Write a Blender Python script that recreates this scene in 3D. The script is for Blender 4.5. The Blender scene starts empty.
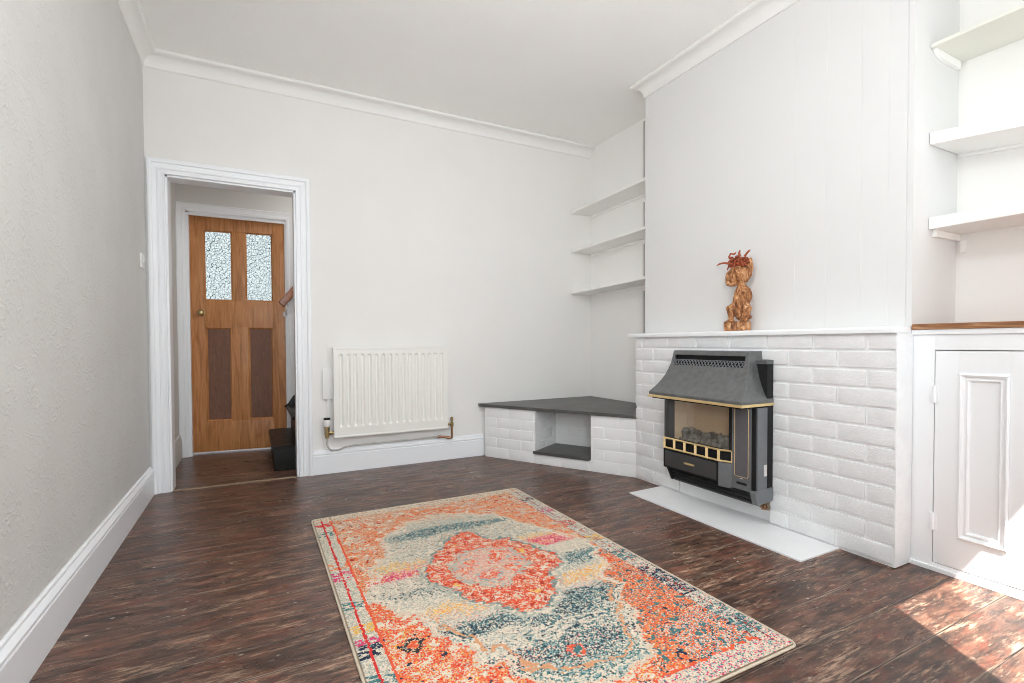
import bpy, bmesh, math, random
import numpy as np
from mathutils import Vector, Matrix, noise as mnoise
random.seed(7)
S = bpy.context.scene
C = S.collection
PI = math.pi

# ------------------------------------------------------------------ helpers
OFF = {}

def lin(c):
    return c / 12.92 if c <= .04045 else ((c + .055) / 1.055) ** 2.4

def rgb(r, g, b):
    return (lin(r / 255), lin(g / 255), lin(b / 255), 1)

def tag(o, label=None, cat=None, group=None, kind=None):
    if label: o['label'] = label
    if cat: o['category'] = cat
    if group: o['group'] = group
    if kind: o['kind'] = kind
    return o

def thing(name, loc, label, cat, group=None, rotz=0):
    o = bpy.data.objects.new(name, None)
    o.empty_display_size = .05
    C.objects.link(o)
    o.location = loc
    o.rotation_euler = (0, 0, rotz)
    OFF[o] = Vector(loc)
    return tag(o, label, cat, group)

def obj(name, bm, mat, parent=None, local=False, smooth=35):
    """link a bmesh (in world coordinates unless local) as one mesh object"""
    bmesh.ops.recalc_face_normals(bm, faces=bm.faces)
    me = bpy.data.meshes.new(name)
    off = OFF.get(parent, Vector((0, 0, 0))) if parent else Vector((0, 0, 0))
    if not local and parent:
        bmesh.ops.translate(bm, verts=bm.verts, vec=-off)
    bm.to_mesh(me)
    bm.free()
    if smooth:
        me.polygons.foreach_set('use_smooth', [True] * len(me.polygons))
        me.set_sharp_from_angle(angle=math.radians(smooth))
    for m in (mat if isinstance(mat, (list, tuple)) else [mat]):
        me.materials.append(m)
    o = bpy.data.objects.new(name, me)
    C.objects.link(o)
    if parent:
        o.parent = parent
        OFF[o] = off
    return o

def top(name, bm, mat, loc, **k):
    """a top-level mesh object with its origin at loc"""
    bmesh.ops.translate(bm, verts=bm.verts, vec=-Vector(loc))
    o = obj(name, bm, mat, **k)
    o.location = loc
    OFF[o] = Vector(loc)
    return o

def struct(name, bm, mat, label=None, cat=None, **k):
    o = obj(name, bm, mat, **k)
    OFF[o] = Vector((0, 0, 0))
    o['kind'] = 'structure'
    return tag(o, label, cat)

def new(): return bmesh.new()

def merge(dst, src):
    me = bpy.data.meshes.new('tmp')
    src.to_mesh(me); src.free()
    dst.from_mesh(me)
    bpy.data.meshes.remove(me)

def box(bm, x0, x1, y0, y1, z0, z1, bev=0, seg=2, M=None):
    b = bmesh.new()
    x0, x1 = sorted((x0, x1)); y0, y1 = sorted((y0, y1)); z0, z1 = sorted((z0, z1))
    v = [b.verts.new((x, y, z)) for x in (x0, x1) for y in (y0, y1) for z in (z0, z1)]
    for f in ((0, 1, 3, 2), (4, 6, 7, 5), (0, 4, 5, 1), (2, 3, 7, 6), (0, 2, 6, 4), (1, 5, 7, 3)):
        b.faces.new([v[i] for i in f])
    if bev:
        bmesh.ops.bevel(b, geom=b.edges[:], offset=bev, segments=seg, profile=.7, affect='EDGES')
    if M is not None:
        bmesh.ops.transform(b, matrix=M, verts=b.verts)
    merge(bm, b)
    return bm

def prism(bm, pts, axis, a0, a1, bev=0):
    """polygon extruded along an axis; pts are the two other coordinates in x,y,z order"""
    b = bmesh.new()
    def P(p, a):
        return {'x': (a, p[0], p[1]), 'y': (p[0], a, p[1]), 'z': (p[0], p[1], a)}[axis]
    lo = [b.verts.new(P(p, a0)) for p in pts]
    hi = [b.verts.new(P(p, a1)) for p in pts]
    n = len(pts)
    b.faces.new(lo); b.faces.new(hi[::-1])
    for i in range(n):
        b.faces.new((lo[i], hi[i], hi[(i + 1) % n], lo[(i + 1) % n]))
    bmesh.ops.recalc_face_normals(b, faces=b.faces)
    if bev:
        bmesh.ops.bevel(b, geom=b.edges[:], offset=bev, segments=2, profile=.7, affect='EDGES')
    merge(bm, b)
    return bm

def tube(bm, pts, r, n=10, cap=True, close=False):
    pts = [Vector(p) for p in pts]
    rs = r if isinstance(r, (list, tuple)) else [r] * len(pts)
    rings = []
    prev = None
    for i, p in enumerate(pts):
        if close:
            d = pts[(i + 1) % len(pts)] - pts[i - 1]
        else:
            d = pts[min(i + 1, len(pts) - 1)] - pts[max(i - 1, 0)]
        d.normalize()
        if prev is None:
            a = Vector((0, 0, 1)) if abs(d.z) < .9 else Vector((1, 0, 0))
            u = d.cross(a).normalized()
        else:
            u = (prev - d * prev.dot(d)).normalized()
        prev = u
        w = d.cross(u)
        rings.append([bm.verts.new(p + (u * math.cos(2 * PI * k / n) + w * math.sin(2 * PI * k / n)) * rs[i]) for k in range(n)])
    m = len(rings)
    for i in range(m if close else m - 1):
        A, B = rings[i], rings[(i + 1) % m]
        for k in range(n):
            bm.faces.new((A[k], A[(k + 1) % n], B[(k + 1) % n], B[k]))
    if cap and not close:
        bm.faces.new(rings[0][::-1]); bm.faces.new(rings[-1])
    return bm

def lathe(bm, prof, M, n=20):
    """prof: (radius, height) list turned about local z, placed by M"""
    rings = []
    for r, h in prof:
        rings.append([bm.verts.new(M @ Vector((r * math.cos(2 * PI * k / n), r * math.sin(2 * PI * k / n), h))) for k in range(n)])
    for A, B in zip(rings, rings[1:]):
        for k in range(n):
            bm.faces.new((A[k], A[(k + 1) % n], B[(k + 1) % n], B[k]))
    bm.faces.new(rings[0][::-1]); bm.faces.new(rings[-1])
    return bm

def frame_z(p, d):
    d = Vector(d).normalized()
    return Matrix.Translation(p) @ d.to_track_quat('Z', 'Y').to_matrix().to_4x4()

def moulding(bm, path, prof, cap=True):
    """profile (out, z) swept along an xy path; 'out' points to the left of travel"""
    P = [Vector((p[0], p[1])) for p in path]
    rings = []
    for i, p in enumerate(P):
        def nrm(a, b):
            d = (b - a).normalized(); return Vector((-d.y, d.x))
        if i == 0: m = nrm(P[0], P[1])
        elif i == len(P) - 1: m = nrm(P[-2], P[-1])
        else:
            a, b = nrm(P[i - 1], p), nrm(p, P[i + 1])
            m = (a + b) / (1 + a.dot(b))
        rings.append([bm.verts.new((p.x + m.x * o, p.y + m.y * o, z)) for o, z in prof])
    n = len(prof)
    for A, B in zip(rings, rings[1:]):
        for k in range(n):
            bm.faces.new((A[k], A[(k + 1) % n], B[(k + 1) % n], B[k]))
    if cap:
        bm.faces.new(rings[0]); bm.faces.new(rings[-1][::-1])
    return bm

def ring_frame(bm, corners_fn, prof):
    """mitred picture-frame moulding: corners_fn(inset) gives four 3D corners, prof = (inset, height); closed loop"""
    rings = [[bm.verts.new(c) for c in corners_fn(i, h)] for i, h in prof]
    n = len(rings)
    for a in range(n):
        A, B = rings[a], rings[(a + 1) % n]
        for k in range(4):
            bm.faces.new((A[k], A[(k + 1) % 4], B[(k + 1) % 4], B[k]))
    return bm

# ------------------------------------------------------------------ materials
def nt_mat(name):
    m = bpy.data.materials.new(name)
    m.use_nodes = True
    nt = m.node_tree
    b = nt.nodes['Principled BSDF']
    return m, nt, b

def N(nt, t, **inp):
    n = nt.nodes.new(t)
    for k, v in inp.items():
        if k in n.inputs.keys():
            n.inputs[k].default_value = v
        else:
            setattr(n, k, v)
    return n

def ramp(nt, fac, stops, interp='LINEAR'):
    r = nt.nodes.new('ShaderNodeValToRGB')
    r.color_ramp.interpolation = interp
    els = r.color_ramp.elements
    while len(els) > 1: els.remove(els[-1])
    els[0].position, els[0].color = stops[0]
    for p, c in stops[1:]:
        e = els.new(p); e.color = c
    nt.links.new(fac, r.inputs['Fac'])
    return r.outputs['Color']

def coords(nt, scale=(1, 1, 1), kind='Object'):
    t = nt.nodes.new('ShaderNodeTexCoord')
    m = nt.nodes.new('ShaderNodeMapping')
    m.inputs['Scale'].default_value = scale
    nt.links.new(t.outputs[kind], m.inputs['Vector'])
    return m.outputs['Vector']

def noise(nt, vec, scale, detail=4, rough=.55, dist=0):
    n = N(nt, 'ShaderNodeTexNoise', Scale=scale, Detail=detail, Roughness=rough, Distortion=dist)
    nt.links.new(vec, n.inputs['Vector'])
    return n.outputs['Fac']

def mix(nt, fac, a, b, mode='MIX'):
    m = nt.nodes.new('ShaderNodeMix'); m.data_type = 'RGBA'; m.blend_type = mode
    for s, v in ((m.inputs['Factor'], fac), (m.inputs[6], a), (m.inputs[7], b)):
        if hasattr(v, 'is_output'): nt.links.new(v, s)
        else: s.default_value = v
    return m.outputs[2]

def math_(nt, op, a, b=0, c=0):
    m = nt.nodes.new('ShaderNodeMath'); m.operation = op
    for i, v in enumerate((a, b, c)):
        if hasattr(v, 'is_output'): nt.links.new(v, m.inputs[i])
        else: m.inputs[i].default_value = v
    return m.outputs[0]

def bump(nt, b, h, strength, dist=.01, prev=None):
    n = N(nt, 'ShaderNodeBump', Strength=strength, Distance=dist)
    nt.links.new(h, n.inputs['Height'])
    if prev is not None: nt.links.new(prev, n.inputs['Normal'])
    nt.links.new(n.outputs['Normal'], b.inputs['Normal'])
    return n.outputs['Normal']

def paint(name, c, rough=.6, var=.03, bscale=60, bstr=.06, scale=3):
    m, nt, b = nt_mat(name)
    v = coords(nt)
    f = noise(nt, v, scale, 5)
    lo = tuple(x * (1 - var) for x in c[:3]) + (1,)
    col = ramp(nt, f, [(.3, lo), (.7, c)])
    nt.links.new(col, b.inputs['Base Color'])
    b.inputs['Roughness'].default_value = rough
    if bstr:
        bump(nt, b, noise(nt, v, bscale, 4), bstr, .004)
    return m

def metal(name, c, rough, metallic=1, var=.15, scale=25, bstr=0):
    m, nt, b = nt_mat(name)
    v = coords(nt)
    f = noise(nt, v, scale, 6, .65)
    lo = tuple(x * (1 - var) for x in c[:3]) + (1,); hi = tuple(min(1, x * (1 + var)) for x in c[:3]) + (1,)
    nt.links.new(ramp(nt, f, [(.3, lo), (.7, hi)]), b.inputs['Base Color'])
    b.inputs['Metallic'].default_value = metallic
    if max(c[:3]) < .02: b.inputs['Specular IOR Level'].default_value = .22
    nt.links.new(ramp(nt, f, [(.2, (rough * .8,) * 3 + (1,)), (.8, (min(1, rough * 1.25),) * 3 + (1,))]), b.inputs['Roughness'])
    if bstr: bump(nt, b, noise(nt, v, 300, 2), bstr, .002)
    return m

WHITE = (.80, .79, .775, 1)
M = {}
M['wall'] = paint('plaster_paint', (.85, .84, .82, 1), .7, .025, 45, .08)
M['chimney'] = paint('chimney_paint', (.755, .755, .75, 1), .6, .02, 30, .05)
M['trim_wall'] = paint('alcove_paint', (.90, .895, .88, 1), .7, .025, 45, .08)
M['ceiling'] = paint('ceiling_paint', (.95, .95, .94, 1), .8, .02, 70, .35)
M['trim'] = paint('gloss_trim_paint', (.90, .92, .95, 1), .35, .02, 25, .03)
M['cornice'] = paint('cornice_paint', (.87, .865, .85, 1), .6, .015, 40, .03)
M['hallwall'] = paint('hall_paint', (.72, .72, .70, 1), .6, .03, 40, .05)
M['joinery'] = paint('cupboard_paint', (.86, .875, .89, 1), .35, .025, 25, .05)
M['shelf'] = paint('shelf_paint', (.92, .915, .90, 1), .5, .03, 25, .06)
M['shelf_green'] = paint('pale_green_shelf_paint', (.80, .80, .73, 1), .35, .03, 25, .03)
M['radiator'] = paint('radiator_enamel', (.86, .855, .82, 1), .3, .01, 25, .01)
M['pipe_paint'] = paint('dull_pipe_paint', (.58, .56, .52, 1), .45, .2, 25, 0, 20)
M['plastic'] = paint('white_plastic', (.80, .80, .79, 1), .35, .01, 25, 0)
M['plinth'] = paint('thick_white_plinth_paint', (.89, .895, .895, 1), .5, .03, 110, .3, 14)
M['mortar'] = paint('white_mortar_paint', (.93, .935, .94, 1), .6, .03, 90, .2)

def brick_paint():
    m, nt, b = nt_mat('white_brick_paint')
    v = coords(nt)
    f = noise(nt, v, 14, 5, .6)
    nt.links.new(ramp(nt, f, [(.3, (.79, .797, .805, 1)), (.7, (.855, .862, .87, 1))]), b.inputs['Base Color'])
    b.inputs['Roughness'].default_value = .5
    n1 = bump(nt, b, noise(nt, v, 130, 5, .7), .55, .006)
    bump(nt, b, noise(nt, v, 25, 3), .3, .006, n1)
    return m
M['brick'] = brick_paint()

def left_wall():
    m, nt, b = nt_mat('embossed_wallpaper')
    v = coords(nt)
    # worm-like embossed relief
    vd = nt.nodes.new('ShaderNodeVectorMath'); vd.operation = 'ADD'
    nz = N(nt, 'ShaderNodeTexNoise', Scale=13.0, Detail=2.0)
    nt.links.new(v, nz.inputs['Vector'])
    sc = nt.nodes.new('ShaderNodeVectorMath'); sc.operation = 'SCALE'; sc.inputs['Scale'].default_value = .22
    nt.links.new(nz.outputs['Color'], sc.inputs[0])
    nt.links.new(v, vd.inputs[0]); nt.links.new(sc.outputs[0], vd.inputs[1])
    w = N(nt, 'ShaderNodeTexWave', Scale=11.0, Distortion=7.0, Detail=2.0)
    w.inputs['Detail Scale'].default_value = 1.6
    w.bands_direction = 'DIAGONAL'
    nt.links.new(vd.outputs[0], w.inputs['Vector'])
    ridge = ramp(nt, w.outputs['Fac'], [(.55, (0, 0, 0, 1)), (.95, (1, 1, 1, 1))])
    msk = ramp(nt, noise(nt, v, 9, 2), [(.42, (0, 0, 0, 1)), (.6, (1, 1, 1, 1))])
    h = mix(nt, 1, ridge, msk, 'MULTIPLY')
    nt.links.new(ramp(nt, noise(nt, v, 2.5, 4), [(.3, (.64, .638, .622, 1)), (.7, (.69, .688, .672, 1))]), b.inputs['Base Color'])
    b.inputs['Roughness'].default_value = .55
    n1 = bump(nt, b, h, .34, .006)
    bump(nt, b, noise(nt, v, 60, 3), .22, .006, n1)
    return m
M['wall_left'] = left_wall()

BW, BY = .16, -2.905     # floorboard pitch and one known joint

def floor_mat():
    m, nt, b = nt_mat('worn_stained_floorboards')
    t = nt.nodes.new('ShaderNodeTexCoord')
    sp = nt.nodes.new('ShaderNodeSeparateXYZ')
    nt.links.new(t.outputs['Object'], sp.inputs[0])
    X, Y = sp.outputs['X'], sp.outputs['Y']
    q = math_(nt, 'DIVIDE', math_(nt, 'SUBTRACT', Y, BY), BW)
    idx = math_(nt, 'FLOOR', q)
    fr = math_(nt, 'FRACT', q)
    wn = nt.nodes.new('ShaderNodeTexWhiteNoise'); wn.noise_dimensions = '1D'
    nt.links.new(idx, wn.inputs['W'])
    rnd = wn.outputs['Value']
    # board-wise coordinates, grain along x
    cx = nt.nodes.new('ShaderNodeCombineXYZ')
    nt.links.new(math_(nt, 'ADD', X, math_(nt, 'MULTIPLY', rnd, 37)), cx.inputs[0])
    nt.links.new(Y, cx.inputs[1])
    nt.links.new(math_(nt, 'MULTIPLY', idx, 3.7), cx.inputs[2])
    P = cx.outputs[0]
    def mp(sx, sy):
        k = nt.nodes.new('ShaderNodeMapping'); k.inputs['Scale'].default_value = (sx, sy, 1)
        nt.links.new(P, k.inputs['Vector']); return k.outputs['Vector']
    base = ramp(nt, noise(nt, mp(3.6, 16), 1.8, 12, .78, .5),
                [(.36, rgb(40, 31, 28)), (.46, rgb(72, 53, 45)), (.54, rgb(101, 72, 59)), (.66, rgb(144, 106, 86))])
    red = ramp(nt, noise(nt, mp(2.4, 9), 2.3, 9, .74, .4), [(.50, (0, 0, 0, 1)), (.68, (1, 1, 1, 1))])
    c = mix(nt, math_(nt, 'MULTIPLY', red, .55), base, rgb(132, 66, 48))
    dark = ramp(nt, noise(nt, mp(2.2, 8), 2.2, 9, .74), [(.50, (0, 0, 0, 1)), (.64, (1, 1, 1, 1))])
    c = mix(nt, math_(nt, 'MULTIPLY', dark, .62), c, rgb(52, 43, 40))
    # fine dark and light grain lines
    gr = noise(nt, mp(3, 85), 2.0, 6, .7, .2)
    c = mix(nt, math_(nt, 'MULTIPLY', ramp(nt, gr, [(.30, (1, 1, 1, 1)), (.44, (0, 0, 0, 1))]), .55), c, rgb(46, 37, 34))
    # worn streaks down to bare timber, most towards the window
    st = noise(nt, mp(6.5, 48), 2.2, 10, .8, .3)
    patch = noise(nt, mp(1.8, 5.5), 2.1, 6, .68)
    near = nt.nodes.new('ShaderNodeMapRange')
    nt.links.new(Y, near.inputs['Value'])
    near.inputs['From Min'].default_value = -1.2; near.inputs['From Max'].default_value = -3.2
    near.inputs['To Min'].default_value = -.005; near.inputs['To Max'].default_value = .02
    wsum = math_(nt, 'ADD', math_(nt, 'ADD', math_(nt, 'MULTIPLY', st, .70), math_(nt, 'MULTIPLY', patch, .44)), near.outputs[0])
    worn = ramp(nt, wsum, [(.615, (0, 0, 0, 1)), (.68, (.6, .6, .6, 1)), (.76, (1, 1, 1, 1))])
    c = mix(nt, math_(nt, 'MULTIPLY', worn, .85), c, rgb(200, 168, 142))
    # scratches and paint flecks
    vo = N(nt, 'ShaderNodeTexVoronoi', Scale=38.0); vo.feature = 'F1'
    nt.links.new(mp(.55, 1.0), vo.inputs['Vector'])
    fl = ramp(nt, vo.outputs['Distance'], [(.09, (.9, .9, .9, 1)), (.17, (0, 0, 0, 1))])
    flm = ramp(nt, noise(nt, P, 6.0, 6, .75), [(.51, (0, 0, 0, 1)), (.62, (1, 1, 1, 1))])
    c = mix(nt, mix(nt, 1, fl, flm, 'MULTIPLY'), c, rgb(214, 204, 194))
    sc = ramp(nt, noise(nt, mp(5, 120), 1.7, 3, .6), [(.70, (0, 0, 0, 1)), (.74, (1, 1, 1, 1))])
    c = mix(nt, math_(nt, 'MULTIPLY', sc, .7), c, rgb(205, 186, 168))
    # board tone differences
    tone = nt.nodes.new('ShaderNodeMapRange')
    nt.links.new(rnd, tone.inputs['Value']); tone.inputs['To Min'].default_value = .82; tone.inputs['To Max'].default_value = 1.15
    hs = nt.nodes.new('ShaderNodeHueSaturation')
    nt.links.new(tone.outputs[0], hs.inputs['Value']); nt.links.new(c, hs.inputs['Color'])
    c = hs.outputs['Color']
    # dusty edges and dark gaps
    e = math_(nt, 'ABSOLUTE', math_(nt, 'SUBTRACT', fr, .5))
    wob = math_(nt, 'MULTIPLY', math_(nt, 'SUBTRACT', noise(nt, mp(4, 4), 3, 4), .5), .03)
    ee = math_(nt, 'ADD', e, wob)
    edge = ramp(nt, ee, [(.455, (0, 0, 0, 1)), (.48, (1, 1, 1, 1))])
    em = ramp(nt, noise(nt, mp(2.2, 9), 2.4, 6), [(.44, (0, 0, 0, 1)), (.60, (.6, .6, .6, 1))])
    c = mix(nt, mix(nt, 1, edge, em, 'MULTIPLY'), c, rgb(186, 160, 138))
    gap = ramp(nt, e, [(.481, (0, 0, 0, 1)), (.490, (1, 1, 1, 1))])
    dust = ramp(nt, noise(nt, mp(1.5, .2), 2.0, 4), [(.47, (0, 0, 0, 1)), (.55, (1, 1, 1, 1))])
    c = mix(nt, gap, c, mix(nt, math_(nt, 'MULTIPLY', dust, .4), rgb(30, 23, 20), rgb(160, 136, 118)))
    nt.links.new(c, b.inputs['Base Color'])
    rg = ramp(nt, noise(nt, mp(2.5, 14), 2, 5), [(.3, (.24, .24, .24, 1)), (.75, (.45, .45, .45, 1))])
    rg = mix(nt, worn, rg, (.6, .6, .6, 1))
    nt.links.new(rg, b.inputs['Roughness'])
    b.inputs['Specular IOR Level'].default_value = .5
    h = mix(nt, .35, noise(nt, mp(3.5, 40), 2, 6), math_(nt, 'SUBTRACT', 1, gap), 'MIX')
    n1 = bump(nt, b, h, .25, .006)
    bump(nt, b, math_(nt, 'SUBTRACT', 1, gap), .6, .006, n1)
    return m
M['floor'] = floor_mat()

def wood(name, stops, scale=(14, 14, 1.2), rough=.45, dist=1.5, ns=2.0, bstr=.1):
    m, nt, b = nt_mat(name)
    v = coords(nt, scale)
    f = noise(nt, v, ns, 7, .6, dist)
    nt.links.new(ramp(nt, f, stops), b.inputs['Base Color'])
    b.inputs['Roughness'].default_value = rough
    if bstr: bump(nt, b, f, bstr, .004)
    return m

M['threshold'] = wood('worn_threshold', [(.3, rgb(120, 96, 80)), (.5, rgb(170, 146, 124)), (.7, rgb(92, 70, 58))], (2, 30, 2), .6)
M['pine'] = wood('stripped_pine', [(.22, rgb(112, 66, 36)), (.34, rgb(166, 108, 62)), (.5, rgb(194, 132, 80)), (.75, rgb(216, 160, 106))], rough=.4)
M['panel'] = wood('brown_textured_panel', [(.3, rgb(104, 70, 54)), (.7, rgb(142, 100, 80))], (60, 60, 6), .55)
M['rail_wood'] = wood('handrail_wood', [(.3, rgb(120, 66, 34)), (.7, rgb(170, 104, 62))], (6, 30, 6), .3)
M['worktop'] = wood('varnished_pine_edge', [(.25, rgb(104, 68, 42)), (.5, rgb(148, 102, 66)), (.78, rgb(206, 164, 126))], (26, 3.0, 40), .4, 1.0)
M['carved'] = wood('carved_bleached_wood', [(.32, rgb(76, 44, 26)), (.43, rgb(134, 82, 46)), (.55, rgb(178, 124, 78)), (.70, rgb(222, 184, 146))], (20, 20, 9), .7, 1.2, 2.2, .5)
M['rope'] = wood('rust_red_raffia', [(.3, rgb(104, 46, 26)), (.7, rgb(190, 98, 62))], (60, 60, 60), .8, .5)
M['black_gloss'] = metal('black_gloss_paint', (.010, .010, .009, 1), .34, 0, .4)
M['hood'] = metal('pewter_grey_enamel', (.15, .155, .155, 1), .40, .3, .22, 30, .1)
M['grey_metal'] = metal('grey_painted_steel', (.17, .18, .19, 1), .45, .25, .12, 20)
M['dark_panel'] = metal('charcoal_panel', (.055, .055, .055, 1), .5, .1, .12, 20)
M['lilac_panel'] = metal('grey_lilac_panel', (.125, .122, .135, 1), .5, .1, .1, 20)
M['black'] = metal('black_steel', (.014, .014, .015, 1), .55, 0, .3, 20)
M['brass'] = metal('polished_brass', (.90, .70, .36, 1), .38, .75, .08, 30)
M['old_brass'] = metal('aged_brass', (.42, .32, .16, 1), .4, 1, .25, 60)
M['copper'] = metal('copper_pipe', (.42, .22, .13, 1), .4, .9, .25, 60)
M['firebrick'] = paint('pale_firebrick', (.72, .58, .42, 1), .8, .12, 60, .2, 9)
M['coal'] = paint('ceramic_coal', (.40, .385, .36, 1), .9, .82, 50, .5, 26)
M['sticker'] = paint('white_sticker', (.75, .74, .72, 1), .5, .25, 25, 0, 140)
M['hearth'] = paint('white_hearth_paint', (.86, .87, .88, 1), .4, .05, 14, .12, 6)
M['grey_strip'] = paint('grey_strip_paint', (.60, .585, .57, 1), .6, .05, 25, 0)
M['debris'] = paint('exposed_plaster', (.62, .50, .36, 1), .8, .3, 60, .3, 30)

def slate():
    m, nt, b = nt_mat('dark_slate')
    v = coords(nt)
    f = noise(nt, v, 5, 6, .6)
    nt.links.new(ramp(nt, f, [(.3, (.055, .054, .051, 1)), (.7, (.115, .111, .104, 1))]), b.inputs['Base Color'])
    b.inputs['Roughness'].default_value = .42
    bump(nt, b, noise(nt, v, 22, 5, .6), .12, .004)
    return m
M['slate'] = slate()

def obscured():
    m, nt, b = nt_mat('hammered_obscured_glass')
    v = coords(nt)
    vo = N(nt, 'ShaderNodeTexVoronoi', Scale=56.0); vo.feature = 'F1'
    nt.links.new(v, vo.inputs['Vector'])
    nt.links.new(ramp(nt, vo.outputs['Distance'], [(.12, (.80, .85, .81, 1)), (.45, (.66, .71, .68, 1)), (.7, (.48, .52, .50, 1))]), b.inputs['Base Color'])  # refraction of the hammered surface put into the tint as cell tones
    b.inputs['Transmission Weight'].default_value = 1
    b.inputs['Roughness'].default_value = .08
    b.inputs['IOR'].default_value = 1.45
    bump(nt, b, vo.outputs['Distance'], .8, .02)
    return m
M['obscured'] = obscured()

def clear_glass(name, tint=(1, 1, 1, 1), refl=.08):
    m = bpy.data.materials.new(name); m.use_nodes = True
    nt = m.node_tree; nt.nodes.clear()
    o = nt.nodes.new('ShaderNodeOutputMaterial')
    t = N(nt, 'ShaderNodeBsdfTransparent', Color=tint)
    g = N(nt, 'ShaderNodeBsdfGlossy', Roughness=.03)
    mx = N(nt, 'ShaderNodeMixShader', Fac=refl)
    nt.links.new(t.outputs[0], mx.inputs[1]); nt.links.new(g.outputs[0], mx.inputs[2])
    nt.links.new(mx.outputs[0], o.inputs['Surface'])
    return m
M['glass'] = clear_glass('window_glass')
M['fire_glass'] = clear_glass('fire_glass', (.93, .92, .9, 1), .05)

# ------------------------------------------------------------------ room dimensions
H = 2.783
XC, XA, XR = 3.087, 3.445, 3.48        # chimney breast face, left alcove back, right alcove back
XB = 2.961                              # brick face
Y0, Y1 = -1.13, -2.752                  # chimney breast left and right ends
YF = -4.2                               # window wall
DX0, DX1, DZ = .105, .868, 2.035        # doorway

# floor, ceiling
b = new(); box(b, -.3, 3.8, YF - .3, 2.2, -.08, 0)
struct('floor', b, M['floor'], 'worn dark-stained floorboards running across the room', 'floor')
b = new(); box(b, -.2, 3.7, YF - .15, .13, H, H + .1)
struct('ceiling', b, M['ceiling'], 'white lightly textured ceiling', 'ceiling')

# walls
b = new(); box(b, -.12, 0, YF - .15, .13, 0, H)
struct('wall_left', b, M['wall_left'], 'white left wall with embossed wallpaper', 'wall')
b = new()
box(b, 0, DX0, 0, .13, 0, H); box(b, DX1, XA + .15, 0, .13, 0, H); box(b, DX0, DX1, 0, .13, DZ, H)
bmesh.ops.remove_doubles(b, verts=b.verts, dist=1e-5)
struct('wall_back', b, M['wall'], 'plain white back wall with the doorway', 'wall', smooth=0)
b = new(); box(b, XA, XA + .15, Y0, 0, 0, H)
struct('wall_right', b, M['trim_wall'], 'white wall at the back of the left alcove', 'wall')
b = new(); box(b, XR, XR + .12, YF - .15, Y1, 0, H)
struct('wall_right_alcove', b, M['wall'], 'white wall at the back of the right alcove', 'wall')
# chimney breast: boarded front with thin vertical joints
g = [-2.728, -2.659, -2.549, -2.392, -2.235, -2.078, -1.921, -1.764, -1.607, -1.45, -1.293]
pts = [(XC, Y1)]
for y in g:
    w, dp = (.003, .004) if y == -2.728 else ((.0015, .0014) if y < -2.2 else (.001, .0004))
    pts += [(XC, y - w), (XC + dp, y), (XC, y + w)]
pts += [(XC, Y0), (XR + .1, Y0), (XR + .1, Y1)]
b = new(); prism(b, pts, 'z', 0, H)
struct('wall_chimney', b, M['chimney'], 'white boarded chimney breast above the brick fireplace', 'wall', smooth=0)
# window wall behind the viewpoint
W1 = (1.81, 3.25, .62, 2.605); W2 = (.22, .98, .62, 2.30)  # narrow second window is unseen, added to light the chimney breast
b = new()
for x0, x1 in ((-.12, W2[0]), (W2[1], W1[0]), (W1[1], XR + .12)): box(b, x0, x1, YF - .15, YF, 0, H)
for w in (W1, W2):
    box(b, w[0], w[1], YF - .15, YF, 0, w[2]); box(b, w[0], w[1], YF - .15, YF, w[3], H)
bmesh.ops.remove_doubles(b, verts=b.verts, dist=1e-5)
struct('wall_front', b, M['wall'], 'white window wall facing the doorway', 'wall', smooth=0)
for i, (x0, x1, z0, z1) in enumerate((W1, W2)):
    b = new()
    yf0, yf1 = YF - .14, YF - .09
    t = .035
    box(b, x0, x0 + t, yf0, yf1, z0, z1, .004); box(b, x1 - t, x1, yf0, yf1, z0, z1, .004)
    box(b, x0 + t, x1 - t, yf0, yf1, z0, z0 + t, .004); box(b, x0 + t, x1 - t, yf0, yf1, z1 - t, z1, .004)
    zm = (z0 + z1) / 2
    box(b, x0 + t, x1 - t, yf0, yf1, zm - .02, zm + .02, .004)
    o = struct('window_%d' % (i + 1), b, M['trim'], 'white sash window with the ' + ('wide' if i == 0 else 'added narrow') + ' opening in the window wall', 'window')
    for za, zb in ((z0 + t, zm - .02), (zm + .02, z1 - t)):
        b = new(); box(b, x0 + t, x1 - t, yf0 + .02, yf0 + .025, za, zb); obj('pane', b, M['glass'], o)

# hall beyond the doorway
HX, HY = .03, 1.12
DL, DR, DT = .098, .862, 2.072
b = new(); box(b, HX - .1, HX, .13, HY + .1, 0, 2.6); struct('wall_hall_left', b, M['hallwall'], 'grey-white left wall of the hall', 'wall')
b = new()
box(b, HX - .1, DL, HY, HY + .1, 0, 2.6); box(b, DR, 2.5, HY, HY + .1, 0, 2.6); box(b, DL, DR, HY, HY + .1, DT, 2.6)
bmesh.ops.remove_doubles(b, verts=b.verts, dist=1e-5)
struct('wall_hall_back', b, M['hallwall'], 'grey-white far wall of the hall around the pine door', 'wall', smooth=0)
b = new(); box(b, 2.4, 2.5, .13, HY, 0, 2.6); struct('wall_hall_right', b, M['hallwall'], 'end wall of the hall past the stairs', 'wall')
b = new(); box(b, HX - .1, 2.5, .13, HY + .1, 2.6, 2.7); struct('ceiling_hall', b, M['ceiling'], 'white hall ceiling', 'ceiling')

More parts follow.
